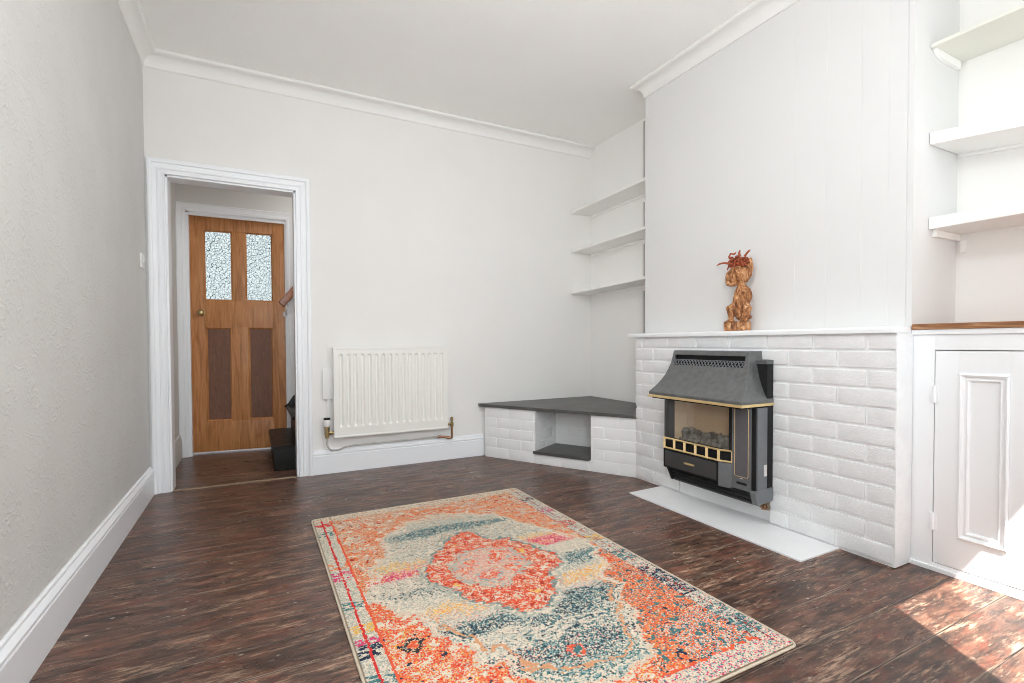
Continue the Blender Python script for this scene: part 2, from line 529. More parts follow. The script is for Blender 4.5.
# unseen porch added behind the pine door to vary the light in its glass
b = new(); box(b, -.32, -.22, HY + .1, 2.2, 0, 2.5); struct('wall_added_porch_left', b, M['hallwall'], 'left wall of the added unseen porch behind the pine door', 'wall')
b = new(); box(b, 1.2, 1.3, HY + .1, 2.2, 0, 2.5); struct('wall_added_porch_right', b, M['hallwall'], 'right wall of the added unseen porch behind the pine door', 'wall')
b = new(); box(b, -.32, 1.3, HY + .1, 2.2, 2.5, 2.6); struct('ceiling_added_porch', b, M['ceiling'], 'ceiling of the added unseen porch behind the pine door', 'ceiling')

# cornice
cb, cd = 2.69, .078
prof = [(0, H), (0, cb), (.006, cb), (.010, cb + .006)]
for k in range(9):
    a = k / 8 * PI / 2
    prof.append((.010 + .058 * (1 - math.cos(a)), cb + .010 + .062 * math.sin(a)))
prof += [(.072, cb + .075), (cd, cb + .078), (cd, H)]
b = new(); moulding(b, [(XA, 0), (0, 0), (0, YF)], prof)
struct('trim_1', b, M['cornice'], 'white coved cornice along the back and left walls', 'cornice', smooth=30)
b = new(); moulding(b, [(XC, Y1), (XC, Y0), (XA, Y0)], prof)
struct('trim_2', b, M['cornice'], 'white coved cornice round the chimney breast', 'cornice', smooth=30)

# skirting boards
sk = [(0, 0), (.022, 0), (.022, .132), (.017, .136), (.017, .142), (.024, .145), (.024, .152), (.018, .160), (.011, .168), (.010, .176), (.004, .180), (0, .180)]
b = new(); moulding(b, [(2.31, 0), (.958, 0)], sk); struct('baseboard_back', b, M['trim'], 'white moulded skirting board under the radiator', 'skirting board', smooth=25)
b = new(); moulding(b, [(0, -.026), (0, YF)], sk); struct('baseboard_left', b, M['trim'], 'white moulded skirting board along the left wall', 'skirting board', smooth=25)
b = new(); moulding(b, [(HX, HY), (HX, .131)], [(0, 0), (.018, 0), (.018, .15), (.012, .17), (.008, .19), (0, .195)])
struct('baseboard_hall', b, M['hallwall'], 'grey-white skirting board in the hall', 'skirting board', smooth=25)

# architrave round the doorway (stepped profile: inset from outer edge, projection)
def architrave(bm, x0, x1, z1, w, y, prof):
    path = lambda i: [(x0 - w + i, 0), (x0 - w + i, z1 + w - i), (x1 + w - i, z1 + w - i), (x1 + w - i, 0)]
    rings = []
    for i, h in prof:
        rings.append([bm.verts.new((px, y - h, pz)) for px, pz in path(i)])
    n = len(rings)
    for a in range(n):
        A, B = rings[a], rings[(a + 1) % n]
        for k in range(3):
            bm.faces.new((A[k], A[k + 1], B[k + 1], B[k]))
    bm.faces.new([r[0] for r in rings]); bm.faces.new([r[3] for r in rings][::-1])
ap = [(0, 0), (0, .020), (.004, .026), (.016, .028), (.024, .026), (.028, .018), (.034, .016), (.050, .014), (.054, .018), (.062, .018), (.066, .013), (.082, .012), (.085, .016), (.092, .016), (.094, .012), (.094, 0)]
b = new(); architrave(b, DX0, DX1, DZ, .094, 0, ap)
struct('trim_3', b, M['trim'], 'white moulded architrave round the doorway', 'door frame', smooth=20)
b = new()
box(b, DX0, DX0 + .012, 0, .13, 0, DZ); box(b, DX1 - .012, DX1, 0, .13, 0, DZ); box(b, DX0, DX1, 0, .13, DZ - .012, DZ)
struct('trim_4', b, M['trim'], 'white lining of the doorway', 'door frame', smooth=0)
b = new(); box(b, DX0 + .012, DX1 - .012, -.012, .022, 0, .004)
struct('trim_5', b, M['threshold'], 'worn timber threshold strip in the doorway', 'threshold', smooth=0)
ap2 = [(0, 0), (0, .02), (.006, .024), (.016, .02), (.04, .016), (.044, .02), (.056, .018), (.068, .014), (.068, 0)]
b = new(); architrave(b, DL, DR, DT, .068, HY, ap2)
box(b, DL, DL + .02, HY, HY + .06, 0, DT); box(b, DR - .012, DR, HY, HY + .06, 0, DT); box(b, DL, DR, HY, HY + .06, DT - .012, DT); box(b, DL, DR, HY - .004, HY + .008, DT - .03, DT - .012)
struct('trim_6', b, M['trim'], 'white frame of the pine hall door', 'door frame', smooth=20)

# ------------------------------------------------------------------ pine hall door (ajar)
DW = .742
hx, hy = .848, HY + .012
ang = math.radians(7.2)                    # left edge swings away from the room
door = bpy.data.objects.new('door_1', None); C.objects.link(door)
door.location = (hx, hy, 0); door.rotation_euler = (0, 0, PI - ang)
tag(door, 'stripped pine door with two obscured glass panes standing ajar in the hall', 'door', None, 'structure')
# local: x from hinge (0) to knob edge (DW); room side is +y after the half turn
def L(s0, s1): return (DW - s1, DW - s0)
z0d, z1d = .011, 2.066
cells = {'stile_l': (0, .105), 'stile_r': (.642, DW), 'mid': (.322, .422)}
def dbox(bm, s0, s1, za, zb, t0=-.036, t1=0, bev=.003):
    x0, x1 = L(s0, s1); box(bm, x0, x1, t0, t1, za, zb, bev)
b = new()
dbox(b, 0, .104, z0d, z1d); dbox(b, .644, DW, z0d, z1d)
for za, zb in ((z0d, .27), (1.105, 1.335), (1.945, z1d)): dbox(b, .104, .644, za, zb)
dbox(b, .322, .424, 1.335, 1.945); dbox(b, .314, .434, .27, 1.105)
obj('leaf_frame', b, M['pine'], door, local=True)
for s0, s1 in ((.104, .322), (.424, .644)):
    b = new(); dbox(b, s0, s1, 1.335, 1.945, -.021, -.015, 0)
    o = obj('pane', b, M['obscured'], door, local=True, smooth=0)
    b = new(); x0, x1 = L(s0, s1)
    cf = lambda i, h: [(x0 + i, h, 1.335 + i), (x1 - i, h, 1.335 + i), (x1 - i, h, 1.945 - i), (x0 + i, h, 1.945 - i)]
    ring_frame(b, cf, [(0, -.004), (.012, -.015), (0, -.015)])
    obj('glazing_bead', b, M['pine'], door, local=True)
for s0, s1 in ((.104, .314), (.434, .644)):
    b = new(); dbox(b, s0, s1, .27, 1.105, -.026, -.014, 0)
    obj('panel', b, M['panel'], door, local=True)
    b = new(); x0, x1 = L(s0, s1)
    cf = lambda i, h: [(x0 + i, h, .27 + i), (x1 - i, h, .27 + i), (x1 - i, h, 1.105 - i), (x0 + i, h, 1.105 - i)]
    ring_frame(b, cf, [(0, -.003), (.008, -.002), (.02, -.014), (0, -.014)])
    obj('panel_moulding', b, M['pine'], door, local=True)
b = new(); lathe(b, [(.024, 0), (.024, .004), (.010, .008), (.009, .03), (.016, .036), (.026, .046), (.027, .056), (.020, .066), (.008, .070)], frame_z((DW - .085, 0, 1.225), (0, 1, 0)))
obj('door_knob', b, M['old_brass'], door, local=True)

# ------------------------------------------------------------------ hall stairs and handrail
st = thing('staircase', (.71, .24, 0), 'black painted bottom stairs just inside the hall doorway', 'stairs')
b = new()
box(b, .715, 1.2, .24, 1.08, 0, .165, .004); prism(b, [(.700, .165), (.700, .185), (.705, .190), (1.2, .190), (1.2, .165)], 'y', .225, 1.085)
obj('step', b, M['black_gloss'], st)
b = new(); box(b, .88, 1.3, .30, 1.08, .19, .365, .004); box(b, .845, 1.3, .30, 1.085, .365, .395, .01)
obj('step', b, M['black_gloss'], st)
b = new(); prism(b, [(.825, .385), (.86, .41), (.90, .47), (.98, .56), (1.3, .95), (1.3, .19), (.90, .19), (.875, .36)], 'y', 1.085, 1.112, .004)
obj('stair_string', b, M['black_gloss'], st)
hr = thing('handrail', (.80, 1.03, 1.3), 'brown wooden handrail climbing beside the pine door', 'handrail')
b = new()
dirv = Vector((1, 0, 1.2)).normalized(); p0 = Vector((.812, 1.03, 1.305)); n_ = Vector((-dirv.z, 0, dirv.x))
Mx = Matrix.Translation(p0) @ Matrix(((dirv.x, 0, n_.x), (0, 1, 0), (dirv.z, 0, n_.z))).to_4x4()
box(b, 0, 1.3, -.025, .025, -.03, .03, .012, 3, Mx)
obj('rail', b, M['rail_wood'], hr)
for k in (.05, 1.0):
    q = p0 + dirv * k
    b = new()
    tube(b, [q + Vector((.01, 0, -.035)), q + Vector((.012, 0, -.085)), q + Vector((.01, .03, -.115)), q + Vector((.01, .085, -.12))], .009, 8)
    lathe(b, [(.028, 0), (.026, .008), (.012, .012)], frame_z(q + Vector((.01, .09, -.12)), (0, -1, 0)), 14)
    tag(obj('rail_bracket', b, M['plastic'], hr), 'white rail bracket')

# ------------------------------------------------------------------ light switch and wall box
t = thing('light_switch', (0, -.16, 1.455), 'small white light switch on the left wall near the doorway', 'light switch')
b = new(); box(b, 0, .010, -.205, -.119, 1.412, 1.498, .003); obj('switch_plate', b, M['plastic'], t)
b = new(); prism(b, [(.010, 1.440), (.010, 1.472), (.019, 1.470), (.012, 1.441)], 'y', -.172, -.152); obj('rocker', b, M['plastic'], t)
t = thing('wall_box', (1.09, 0, .66), 'white wiring box with cover on the wall, left of the radiator', 'wiring box')
b = new(); box(b, 1.033, 1.155, -.028, 0, .553, .768, .003); obj('back_box', b, M['plastic'], t)
b = new(); box(b, 1.030, 1.158, -.036, -.028, .55, .771, .003); obj('cover', b, M['plastic'], t)
b = new(); box(b, 1.062, 1.086, -.012, 0, .40, .553, .002); obj('cable_trunking', b, M['plastic'], t)

# ------------------------------------------------------------------ radiator
rd = thing('radiator', (1.535, -.07, .27), 'cream-white fluted panel radiator on the back wall', 'radiator')
rx0, rx1, rz0, rz1 = 1.100, 1.968, .274, .922
yb, yf = -.052, -.092
nfl = 16
pitch = (rx1 - rx0 - .05) / nfl
xs = np.linspace(rx0, rx1, 261)
zz = np.concatenate([np.linspace(rz0, rz0 + .05, 9), np.linspace(rz0 + .054, rz0 + .115, 16), np.linspace(rz0 + .14, rz1 - .11, 8), np.linspace(rz1 - .085, rz1 - .035, 16), np.linspace(rz1 - .03, rz1, 5)])
def groove(x, z):
    q = (x - rx0 - .025) / pitch
    if q < 0 or q > nfl: return 0
    c = abs((q % 1) - .5) * pitch
    zt, zb_ = rz1 - .06, rz0 + .085
    r = .0115
    dz = max(0, z - zt, zb_ - z)
    d = math.hypot(c, dz)
    k = min(1, max(0, (r - d) / r + .35))
    return .016 * k * k * (3 - 2 * k)
b = new()
grid = [[b.verts.new((x, yf + groove(x, z), z)) for z in zz] for x in xs]
for i in range(len(xs) - 1):
    for j in range(len(zz) - 1):
        b.faces.new((grid[i][j], grid[i + 1][j], grid[i + 1][j + 1], grid[i][j + 1]))
# returns to the back
def back(vs):
    bk = [b.verts.new((v.co.x, yb, v.co.z)) for v in vs]
    for a in range(len(vs) - 1): b.faces.new((vs[a], vs[a + 1], bk[a + 1], bk[a]))
back([r[0] for r in grid]); back([r[-1] for r in grid]); back(grid[0]); back(grid[-1])
b.faces.new([b.verts.new(p) for p in ((rx0, yb, rz0), (rx1, yb, rz0), (rx1, yb, rz1), (rx0, yb, rz1))])
bmesh.ops.remove_doubles(b, verts=b.verts, dist=1e-5)
obj('panel', b, M['radiator'], rd, smooth=50)
b = new()
box(b, rx0 - .002, rx1 + .002, yf - .003, yb - .002, rz1 - .012, rz1 + .004, .003)
obj('seam_edge', b, M['radiator'], rd)
b = new(); box(b, rx0 - .002, rx1 + .002, yf - .003, yb - .002, rz0 - .004, rz0 + .010, .003)
obj('seam_edge', b, M['radiator'], rd)
for x in (1.25, 1.82):
    b = new(); box(b, x - .015, x + .015, yb, 0, .45, .85, .002); obj('wall_bracket', b, M['radiator'], rd)
v = new(); c0 = (1.055, -.055)
lathe(v, [(.012, .268), (.015, .272), (.015, .292), (.018, .294), (.018, .318), (.014, .322), (.014, .33), (.020, .334), (.020, .352)], Matrix.Translation((c0[0], c0[1], 0)), 14)
tube(v, [(c0[0], c0[1], .305), (1.10, c0[1], .305)], .012, 10); tube(v, [(1.072, c0[1], .305), (1.086, c0[1], .305)], .017, 6)
v = obj('thermostatic_valve', v, M['old_brass'], rd)
b = new(); lathe(b, [(.019, .350), (.023, .356), (.024, .398), (.022, .402)], Matrix.Translation((c0[0], c0[1], 0)), 18); tag(obj('valve_head', b, M['plastic'], v), 'white valve head')
b = new(); lathe(b, [(.023, .402), (.023, .412), (.020, .415)], Matrix.Translation((c0[0], c0[1], 0)), 18); tag(obj('valve_cap', b, M['black'], v), 'black valve cap')
b = new()
tube(b, [(c0[0], -.055, .27), (1.055, -.052, .22), (1.060, -.045, .20), (1.072, -.038, .183), (1.09, -.032, .172), (1.112, -.03, .170), (1.14, -.03, .172), (1.18, -.03, .186), (1.25, -.03, .194), (1.6, -.03, .196), (1.915, -.03, .196)], .0065, 10)
tag(obj('flow_pipe', b, M['pipe_paint'], rd), 'dull white painted pipe running above the skirting')
b = new()
tube(b, [(1.90, -.03, .196), (1.925, -.03, .196)], .010, 10); tube(b, [(1.918, -.03, .196), (1.955, -.032, .192), (1.985, -.036, .184), (2.006, -.045, .180), (2.012, -.052, .184), (2.013, -.055, .20), (2.013, -.055, .285)], .0085, 10)
tube(b, [(1.975, -.034, .187), (2.000, -.042, .181)], .0115, 10)
obj('return_pipe', b, M['copper'], rd)
b = new(); lathe(b, [(.013, .275), (.015, .28), (.015, .305), (.010, .31), (.010, .325), (.013, .328), (.012, .350), (.006, .353)], Matrix.Translation((2.013, -.055, 0)), 14)
tube(b, [(2.013, -.055, .298), (1.968, -.06, .298)], .010, 10)
obj('lockshield_valve', b, M['old_brass'], rd)

# ------------------------------------------------------------------ bricks
def bricks(bm, O, U, Nn, length, z0, z1, course, blen, offs, holes=(), proud=.006, joint=.010, depth=.05, bev=.004, z_list=None):
    """running bond of bevelled brick faces: O origin at s=0,z=0; U along; Nn outward normal"""
    O, U, Nn = Vector(O), Vector(U).normalized(), Vector(Nn).normalized()
    Mx = Matrix.Translation(O) @ Matrix(((U.x, Nn.x, 0), (U.y, Nn.y, 0), (0, 0, 1))).to_4x4()
    row = 0
    z = z0
    while z < z1 - .02:
        zt = min(z + course, z1)
        s = offs[row % len(offs)] - blen
        while s < length:
            a, c = max(s, 0), min(s + blen, length)
            if c - a > .025:
                parts = [(a, c)]
                for hs0, hs1, hz0, hz1 in holes:
                    if zt - .01 > hz0 and z + .01 < hz1:
                        nx = []
                        for p, q in parts:
                            if q <= hs0 or p >= hs1: nx.append((p, q)); continue
                            if p < hs0: nx.append((p, hs0 + joint / 2))
                            if q > hs1: nx.append((hs1 - joint / 2, q))
                        parts = nx
                for p, q in parts:
                    if q - p < .02: continue
                    j = joint / 2
                    dp = proud + random.uniform(-.0012, .0012)
                    e0 = 0 if p <= 1e-6 else j
                    e1 = 0 if q >= length - 1e-6 else j
                    box(bm, p + e0, q - e1, -depth, dp, z + j, zt - j, bev, 2, Mx)
            s += blen
        z = zt; row += 1

OYL, OYR, OZ = -1.615, -2.194, .56       # recess in the brickwork behind the gas fire
fs = thing('fireplace_surround', (XB, -1.95, 0), 'white painted brick fireplace surround under the mantel', 'fireplace')
b = new()
MB_ = XB + .006
box(b, MB_, XC, -1.178, OYL, 0, .986); box(b, MB_, XC, OYR, Y1 + .004, 0, .986); box(b, MB_, XC, OYL, OYR, OZ, .986)
obj('mortar_bed', b, M['mortar'], fs, smooth=0)
b = new()
Ln = Y1 * -1 - 1.178
# s runs from the right end (y = Y1) towards the left
bricks(b, (XB + .006, Y1 - .006, 0), (0, 1, 0), (-1, 0, 0), Ln + .006, .008, .986, .0822, .2345, [.2345, .112], holes=[(OYR - Y1 + .006, OYL - Y1 + .006, 0, OZ)], depth=.02, proud=.011, joint=.013, bev=.006)
obj('brick_front', b, M['brick'], fs)
b = new()
box(b, XB - .0035, XC - .002, Y1 - .0085, Y1 + .003, .002, .985, .004)
obj('brick_return', b, M['brick'], fs)
b = new()
prism(b, [(XB - .003, OYL + .006), (3.0, OYR), (3.02, OYR), (XB + .03, OYL)], 'z', 0, OZ)
obj('recess_panel', b, M['hearth'], fs, smooth=0)
b = new(); prism(b, [(-2.118, .052), (-2.172, .062), (-2.168, .104), (-2.120, .098)], 'x', 2.994, 3.001)
tag(obj('chipped_patch', b, M['debris'], fs), 'bare patch of plaster')

b = new(); prism(b, [(2.678, -1.436), (XB + .001, -1.426), (XB - .004, OYL), (2.999, OYR + .001), (XB + .001, OYR), (XB + .001, -2.538), (2.672, -2.538)], 'z', 0, .008, .002)
tag(top('hearth_slab', b, M['hearth'], (2.82, -1.98, 0), smooth=0), 'white hearth slab on the floor below the gas fire', 'hearth')

# mantel shelf
b = new(); prism(b, [(2.938, .9865), (2.938, 1.004), (2.943, 1.0115), (2.955, 1.0135), (XC - .001, 1.0135), (XC - .001, .9865)], 'y', -1.112, Y1 - .004, .0012)
tag(top('mantel_shelf', b, M['joinery'], (3.01, -1.93, .9865)), 'long white mantel shelf across the top of the brickwork', 'mantel shelf')

# ------------------------------------------------------------------ corner plinth with niche
PA = Vector((2.304, -.062, 0)); PB = Vector((2.967, -1.182, 0))
e = (PB - PA).normalized(); nin = Vector((-e.y, e.x, 0))       # towards the corner
def PL(s, d, z=0): 
    q = PA + e * s + nin * d
    return (q.x, q.y)
LEN = (PB - PA).length
NS0, NS1, NZ0, NZ1, ND = .482, .952, .095, .4175, .362
cp = thing('corner_plinth', (2.9, -.5, 0), 'low white painted brick plinth set across the corner, with a square niche', 'plinth')
b = new()
def slab(s0, s1, d0, d1, za, zb): prism(b, [PL(s0, d0), PL(s1, d0), PL(s1, d1), PL(s0, d1)], 'z', za, zb)
slab(0.0, NS0, .006, .10, 0, NZ1); slab(NS1, LEN, .006, .10, 0, NZ1); slab(NS0, NS1, .006, .10, 0, NZ0 - .018)
slab(NS0 - .05, NS0 - .006, .10, ND + .05, 0, NZ1); slab(NS1 + .006, NS1 + .05, .10, ND + .05, 0, NZ1); slab(NS0 - .05, NS1 + .05, ND + .006, ND + .05, 0, NZ1)
slab(NS0 - .006, NS1 + .006, .10, ND + .006, 0, NZ0 - .018)
obj('mortar_bed', b, M['plinth'], cp, smooth=0)
b = new()
bricks(b, PA + nin * .006, e, -nin, LEN, .004, NZ1, .0827, .235, [.235, .12], holes=[(NS0, NS1, NZ0 - .005, .5)], depth=.02, proud=.004, joint=.008)
obj('brick_front', b, M['plinth'], cp)
b = new()
q = PA + e * (NS0 - .006) + nin * .012
bricks(b, q, nin, e, ND, NZ0 - .012, NZ1, .0827, .235, [.17, .06], depth=.012, proud=.006)
q = PA + e * (NS1 + .006) + nin * ND
bricks(b, q, -nin, -e, ND - .012, NZ0 - .012, NZ1, .0827, .235, [.17, .06], depth=.012, proud=.006)
q = PA + e * NS0 + nin * (ND + .006)
bricks(b, q, e, -nin, NS1 - NS0, NZ0 - .012, NZ1, .0827, .235, [.235, .12], depth=.012, proud=.005)
obj('niche_lining', b, M['plinth'], cp)
# slate slab on top and slate tile in the niche
b = new()
fa = PL(-.042, -.014); fb = PL(1.297, -.014)
prism(b, [(fa[0], -.002), (fa[0] + .0, fa[1]), fb, (2.961, -1.1765), (XA - .002, -1.1275 if False else Y0 + .004), (XA - .002, -.002)], 'z', .4185, .4425, .002)
tag(top('slate_slab', b, M['slate'], (2.95, -.5, .4185)), 'dark grey slate slab on top of the corner plinth', 'slate slab')
b = new()
prism(b, [PL(NS0 - .012, -.014), PL(NS1 - .008, -.014), PL(NS1 - .008, .004), PL(NS1 - .006, ND - .004), PL(NS0 + .002, ND - .004), PL(NS0 + .002, .002), PL(NS0 - .012, .0)], 'z', .0775, .0995, .002)
tag(top('slate_tile', b, M['slate'], (2.75, -.5, .0775)), 'small dark slate tile lying in the niche of the corner plinth', 'slate tile')
# small chip on the floor by the plinth
# ------------------------------------------------------------------ left alcove shelves
ld = {0: 'highest of the three white shelves in the alcove by the back wall', 1: 'middle one of the three white shelves in the alcove by the back wall', 2: 'lowest of the three white shelves in the alcove, nearest the slate slab'}
for i, zt in enumerate((2.163, 1.822, 1.436)):
    t = thing('alcove_shelf', (3.335, -.56, zt - .028), ld[i], 'shelf', 'white shelves in the left alcove')
    zl, zr = ((2.150, 2.176), (1.788, 1.810), (1.404, 1.436))[i]
    b = new(); prism(b, [(-.002, zl), (Y0 + .002, zr), (Y0 + .002, zr + .022), (-.002, zl + .022)], 'x', 3.219, XA - .001, .002); obj('board', b, M['shelf'], t)
    b = new(); prism(b, [(-.03, zl - .0003), (-1.10, zr - .0015), (-1.10, zr - .022), (-.03, zl - .020)], 'x', XA - .014, XA - .001, .001); obj('batten', b, M['shelf'], t)
# thin grey strips between the shelves, against the alcove wall by the chimney breast
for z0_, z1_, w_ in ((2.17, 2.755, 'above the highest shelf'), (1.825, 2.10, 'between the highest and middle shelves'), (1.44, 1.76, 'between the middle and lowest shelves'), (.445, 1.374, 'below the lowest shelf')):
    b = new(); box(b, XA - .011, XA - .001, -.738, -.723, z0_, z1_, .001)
    tag(top('alcove_strip', b, M['grey_strip'], (XA - .006, -.727, z0_)), 'thin grey vertical strip on the alcove wall ' + w_, 'shelf upright', 'grey vertical strips in the left alcove')

# ------------------------------------------------------------------ right alcove shelves
rdsc = ['pale green-tinted topmost shelf in the alcove over the cupboard', 'white middle shelf in the alcove over the cupboard', 'white lowest shelf in the alcove over the cupboard, with a chipped edge']
for i, (za, zb, mat) in enumerate(((2.221, 2.237, 'shelf_green'), (1.806, 1.858, 'shelf'), (1.439, 1.489, 'shelf'))):
    t = thing('alcove_shelf', (3.35, -3.4, za), rdsc[i], 'shelf', 'shelves in the right alcove')
    dr_ = (0, .14, 0)[i] * .35                                     # the middle shelf sags towards the window
    b = new(); prism(b, [(Y1 - .003, za), (Y1 - .35, za - dr_ * .85), (YF + .01, za - dr_), (YF + .01, zb - dr_), (Y1 - .35, zb - dr_ * .85), (Y1 - .003, zb)], 'x', 3.214, XR - .001, .003); obj('board', b, M[mat], t)
    b = new()
    if i == 0:
        prism(b, [(3.235, za - .0005), (XR - .02, za - .0005), (XR - .02, za - .035), (3.30, za - .035), (3.25, za - .018)], 'y', Y1 - .016, Y1 - .001)
        obj('batten', b, M['shelf'], t)
    else:
        if i == 2:
            box(b, 3.25, XR - .003, Y1 - .018, Y1 - .001, za - .030, za - .0005, .003); obj('batten', b, M['shelf'], t)
            b = new(); box(b, XR - .016, XR - .001, Y1 - .018 - .02, Y1 - .018, za - .085, za - .0305, .003); obj('batten', b, M['shelf'], t)
        else:
            prism(b, [(Y1 - .003, za - .0005), (Y1 - .35, za - dr_ * .85 - .0005), (Y1 - .35, za - dr_ * .85 - .014), (Y1 - .003, za - .014)], 'x', XR - .016, XR - .001, .001); obj('batten', b, M['shelf'], t)

# ------------------------------------------------------------------ cupboard
cu = thing('alcove_cupboard', (3.28, -3.4, 0), 'white built-in cupboard with panelled door in the right alcove', 'cupboard')
cy0, cy1, cz0, cz1 = -3.150, -2.838, .036, .912
b = new()
fx0, fx1 = XC, XC + .022
gp = .0035
box(b, fx0, fx1, cy1 + gp, Y1 - .002, 0, .978, .0015)
box(b, fx0, fx1, YF + .005, cy0 - gp, 0, .978, .0015)
box(b, fx0, fx1, cy0 - gp, cy1 + gp, cz1 + gp, .978, .0015); box(b, fx0, fx1, cy0 - gp, cy1 + gp, 0, cz0 - gp, .0015)
box(b, fx0 - .010, fx0, YF + .005, Y1 - .006, 0, .018, .002)
obj('face_frame', b, M['joinery'], cu)
b = new(); box(b, fx1, XR - .004, YF + .005, YF + .02, 0, .978); box(b, fx1, XR - .004, Y1 - .017, Y1 - .002, 0, .978); box(b, fx1, XR - .004, YF + .02, Y1 - .017, .05, .065)
obj('carcass', b, M['joinery'], cu, smooth=0)
b = new()
iy0, iy1, iz0, iz1 = -3.067, -2.917, .165, .818
dx0, dx1 = XC - .002, XC + .018
box(b, dx0, dx1, iy1, cy1, cz0, cz1, .002); box(b, dx0, dx1, cy0, iy0, cz0, cz1, .002)
box(b, dx0, dx1, iy0, iy1, cz0, iz0, .0); box(b, dx0, dx1, iy0, iy1, iz1, cz1, .0)
box(b, dx0 + .010, dx1 - .002, iy0, iy1, iz0, iz1)
dr = obj('door', b, M['joinery'], cu)
b = new()
cf = lambda i, h: [(dx0 - h, iy0 + .0 + i, iz0 - .005 + i), (dx0 - h, iy1 - .0 - i, iz0 - .005 + i), (dx0 - h, iy1 - .0 - i, iz1 + .005 - i), (dx0 - h, iy0 + .0 + i, iz1 + .005 - i)]
ring_frame(b, cf, [(0, 0), (.001, .006), (.006, .009), (.011, .006), (.016, -.002), (.022, -.002), (.026, .001), (.031, -.004), (.033, -.010), (.012, -.010)])
obj('panel_moulding', b, M['joinery'], dr, smooth=25)
for zc in (.732, .205):
    b = new(); tube(b, [(dx0 - .004, cy1 + .002, zc - .036), (dx0 - .004, cy1 + .002, zc + .036)], .006, 10); box(b, dx0 - .002, dx0, cy1 - .012, cy1 + .014, zc - .036, zc + .036, .0008)
    obj('hinge', b, M['joinery'], dr)
b = new(); box(b, 3.072, XR - .001, YF + .005, Y1 - .006, 1.000, 1.0235, .003)
tag(top('wooden_worktop', b, M['worktop'], (3.27, -3.4, 1.0)), 'varnished brown wooden top board along the right alcove cupboard', 'worktop')
b = new(); box(b, 3.078, 3.10, YF + .005, Y1 - .006, .9785, .9995, .002)
box(b, 3.105, XR - .004, YF + .005, YF + .03, .9785, .9995); box(b, 3.105, XR - .004, Y1 - .03, Y1 - .006, .9785, .9995)
obj('top_batten', b, M['joinery'], cu)

# ------------------------------------------------------------------ gas fire
gf = thing('gas_fire', (2.86, -1.9, .13), 'grey hooded gas fire with brass trim mounted on the white brickwork', 'gas fire')
XBk = XB - .0055
# back box
b = new(); box(b, 2.906, XBk, -1.60, -2.212, .20, .838, .003); obj('back_box', b, M['black'], gf)
b = new(); prism(b, [(2.90, .856), (2.908, .862), (XBk, .858), (XBk, .838), (2.90, .838)], 'y', -1.60, -2.2125); obj('back_cap', b, M['hood'], gf)
# hood
pr = [(.252, .640), (.252, .656), (.246, .661), (.226, .678), (.205, .698), (.178, .728), (.156, .758), (.138, .79), (.126, .818), (.116, .848), (.110, .877), (.106, .895), (.103, .903)]
def hood_row(d, z):
    w = max(0, min(1, (d - .103) / .149))
    yl = -1.574 - .056 * (1 - w); yr = -2.2155 + .070 * (1 - w)
    return 2.961 - d, yl, yr, z
b = new()
vy0, vy1 = -1.648, -2.128
rows = []
for d, z in pr:
    x, yl, yr, z = hood_row(d, z)
    ys = [yl, vy0 - (0 if z > .8 else 0), vy1, yr]
    rows.append([b.verts.new(p) for p in ((2.955, yl, z), (x, yl, z), (x, vy0, z), (x, vy1, z), (x, yr, z), (2.955, yr, z))])
for k, (A, B) in enumerate(zip(rows, rows[1:])):
    for i in range(5):
        if i == 2 and .81 < pr[k][1] < .87: continue
        b.faces.new((A[i], A[i + 1], B[i + 1], B[i]))
b.faces.new(rows[-1]); 
hd = obj('hood', b, M['hood'], gf, smooth=28)
md = hd.modifiers.new('shell', 'SOLIDIFY'); md.thickness = .004; md.offset = -1
bv = hd.modifiers.new('soft', 'BEVEL'); bv.width = .0025; bv.segments = 2; bv.limit_method = 'ANGLE'; bv.angle_limit = math.radians(40)
b = new(); box(b, 2.868, 2.90, vy1 - .006, vy0 + .006, .81, .885); obj('vent_opening', b, M['black'], hd)
b = new()
n = 22
xg = lambda z: 2.961 - np.interp(z, [.79, .818, .848, .877], [.138, .126, .116, .110]) + .003
for k in range(n + 1):
    ya = vy0 + (vy1 - vy0) * k / n
    for sgn in (1, -1):
        yb_ = ya + sgn * (vy1 - vy0) / n
        if yb_ > vy0 + 1e-6 or yb_ < vy1 - 1e-6: continue
        tube(b, [(xg(.817), ya, .817), (xg(.849), yb_, .849)], .0024, 5)
tube(b, [(xg(.849), vy0, .849), (xg(.849), vy1, .849)], .0025, 6)
obj('vent_grille', b, M['grey_metal'], hd)
# brass trim under the hood: front and two sides
b = new()
xh = 2.961 - .254
prism(b, [(xh, -1.572), (xh, -2.2175), (2.955, -2.2175), (2.955, -2.2035), (xh + .014, -2.2035), (xh + .014, -1.586), (2.955, -1.586), (2.955, -1.572)], 'z', .626, .640, .002)
tag(obj('hood_trim', b, M['brass'], gf), 'brass trim strip under the hood')
b = new(); box(b, xh + .016, 2.905, -1.588, -2.2015, .618, .626); obj('hood_soffit', b, M['black'], gf, smooth=0)
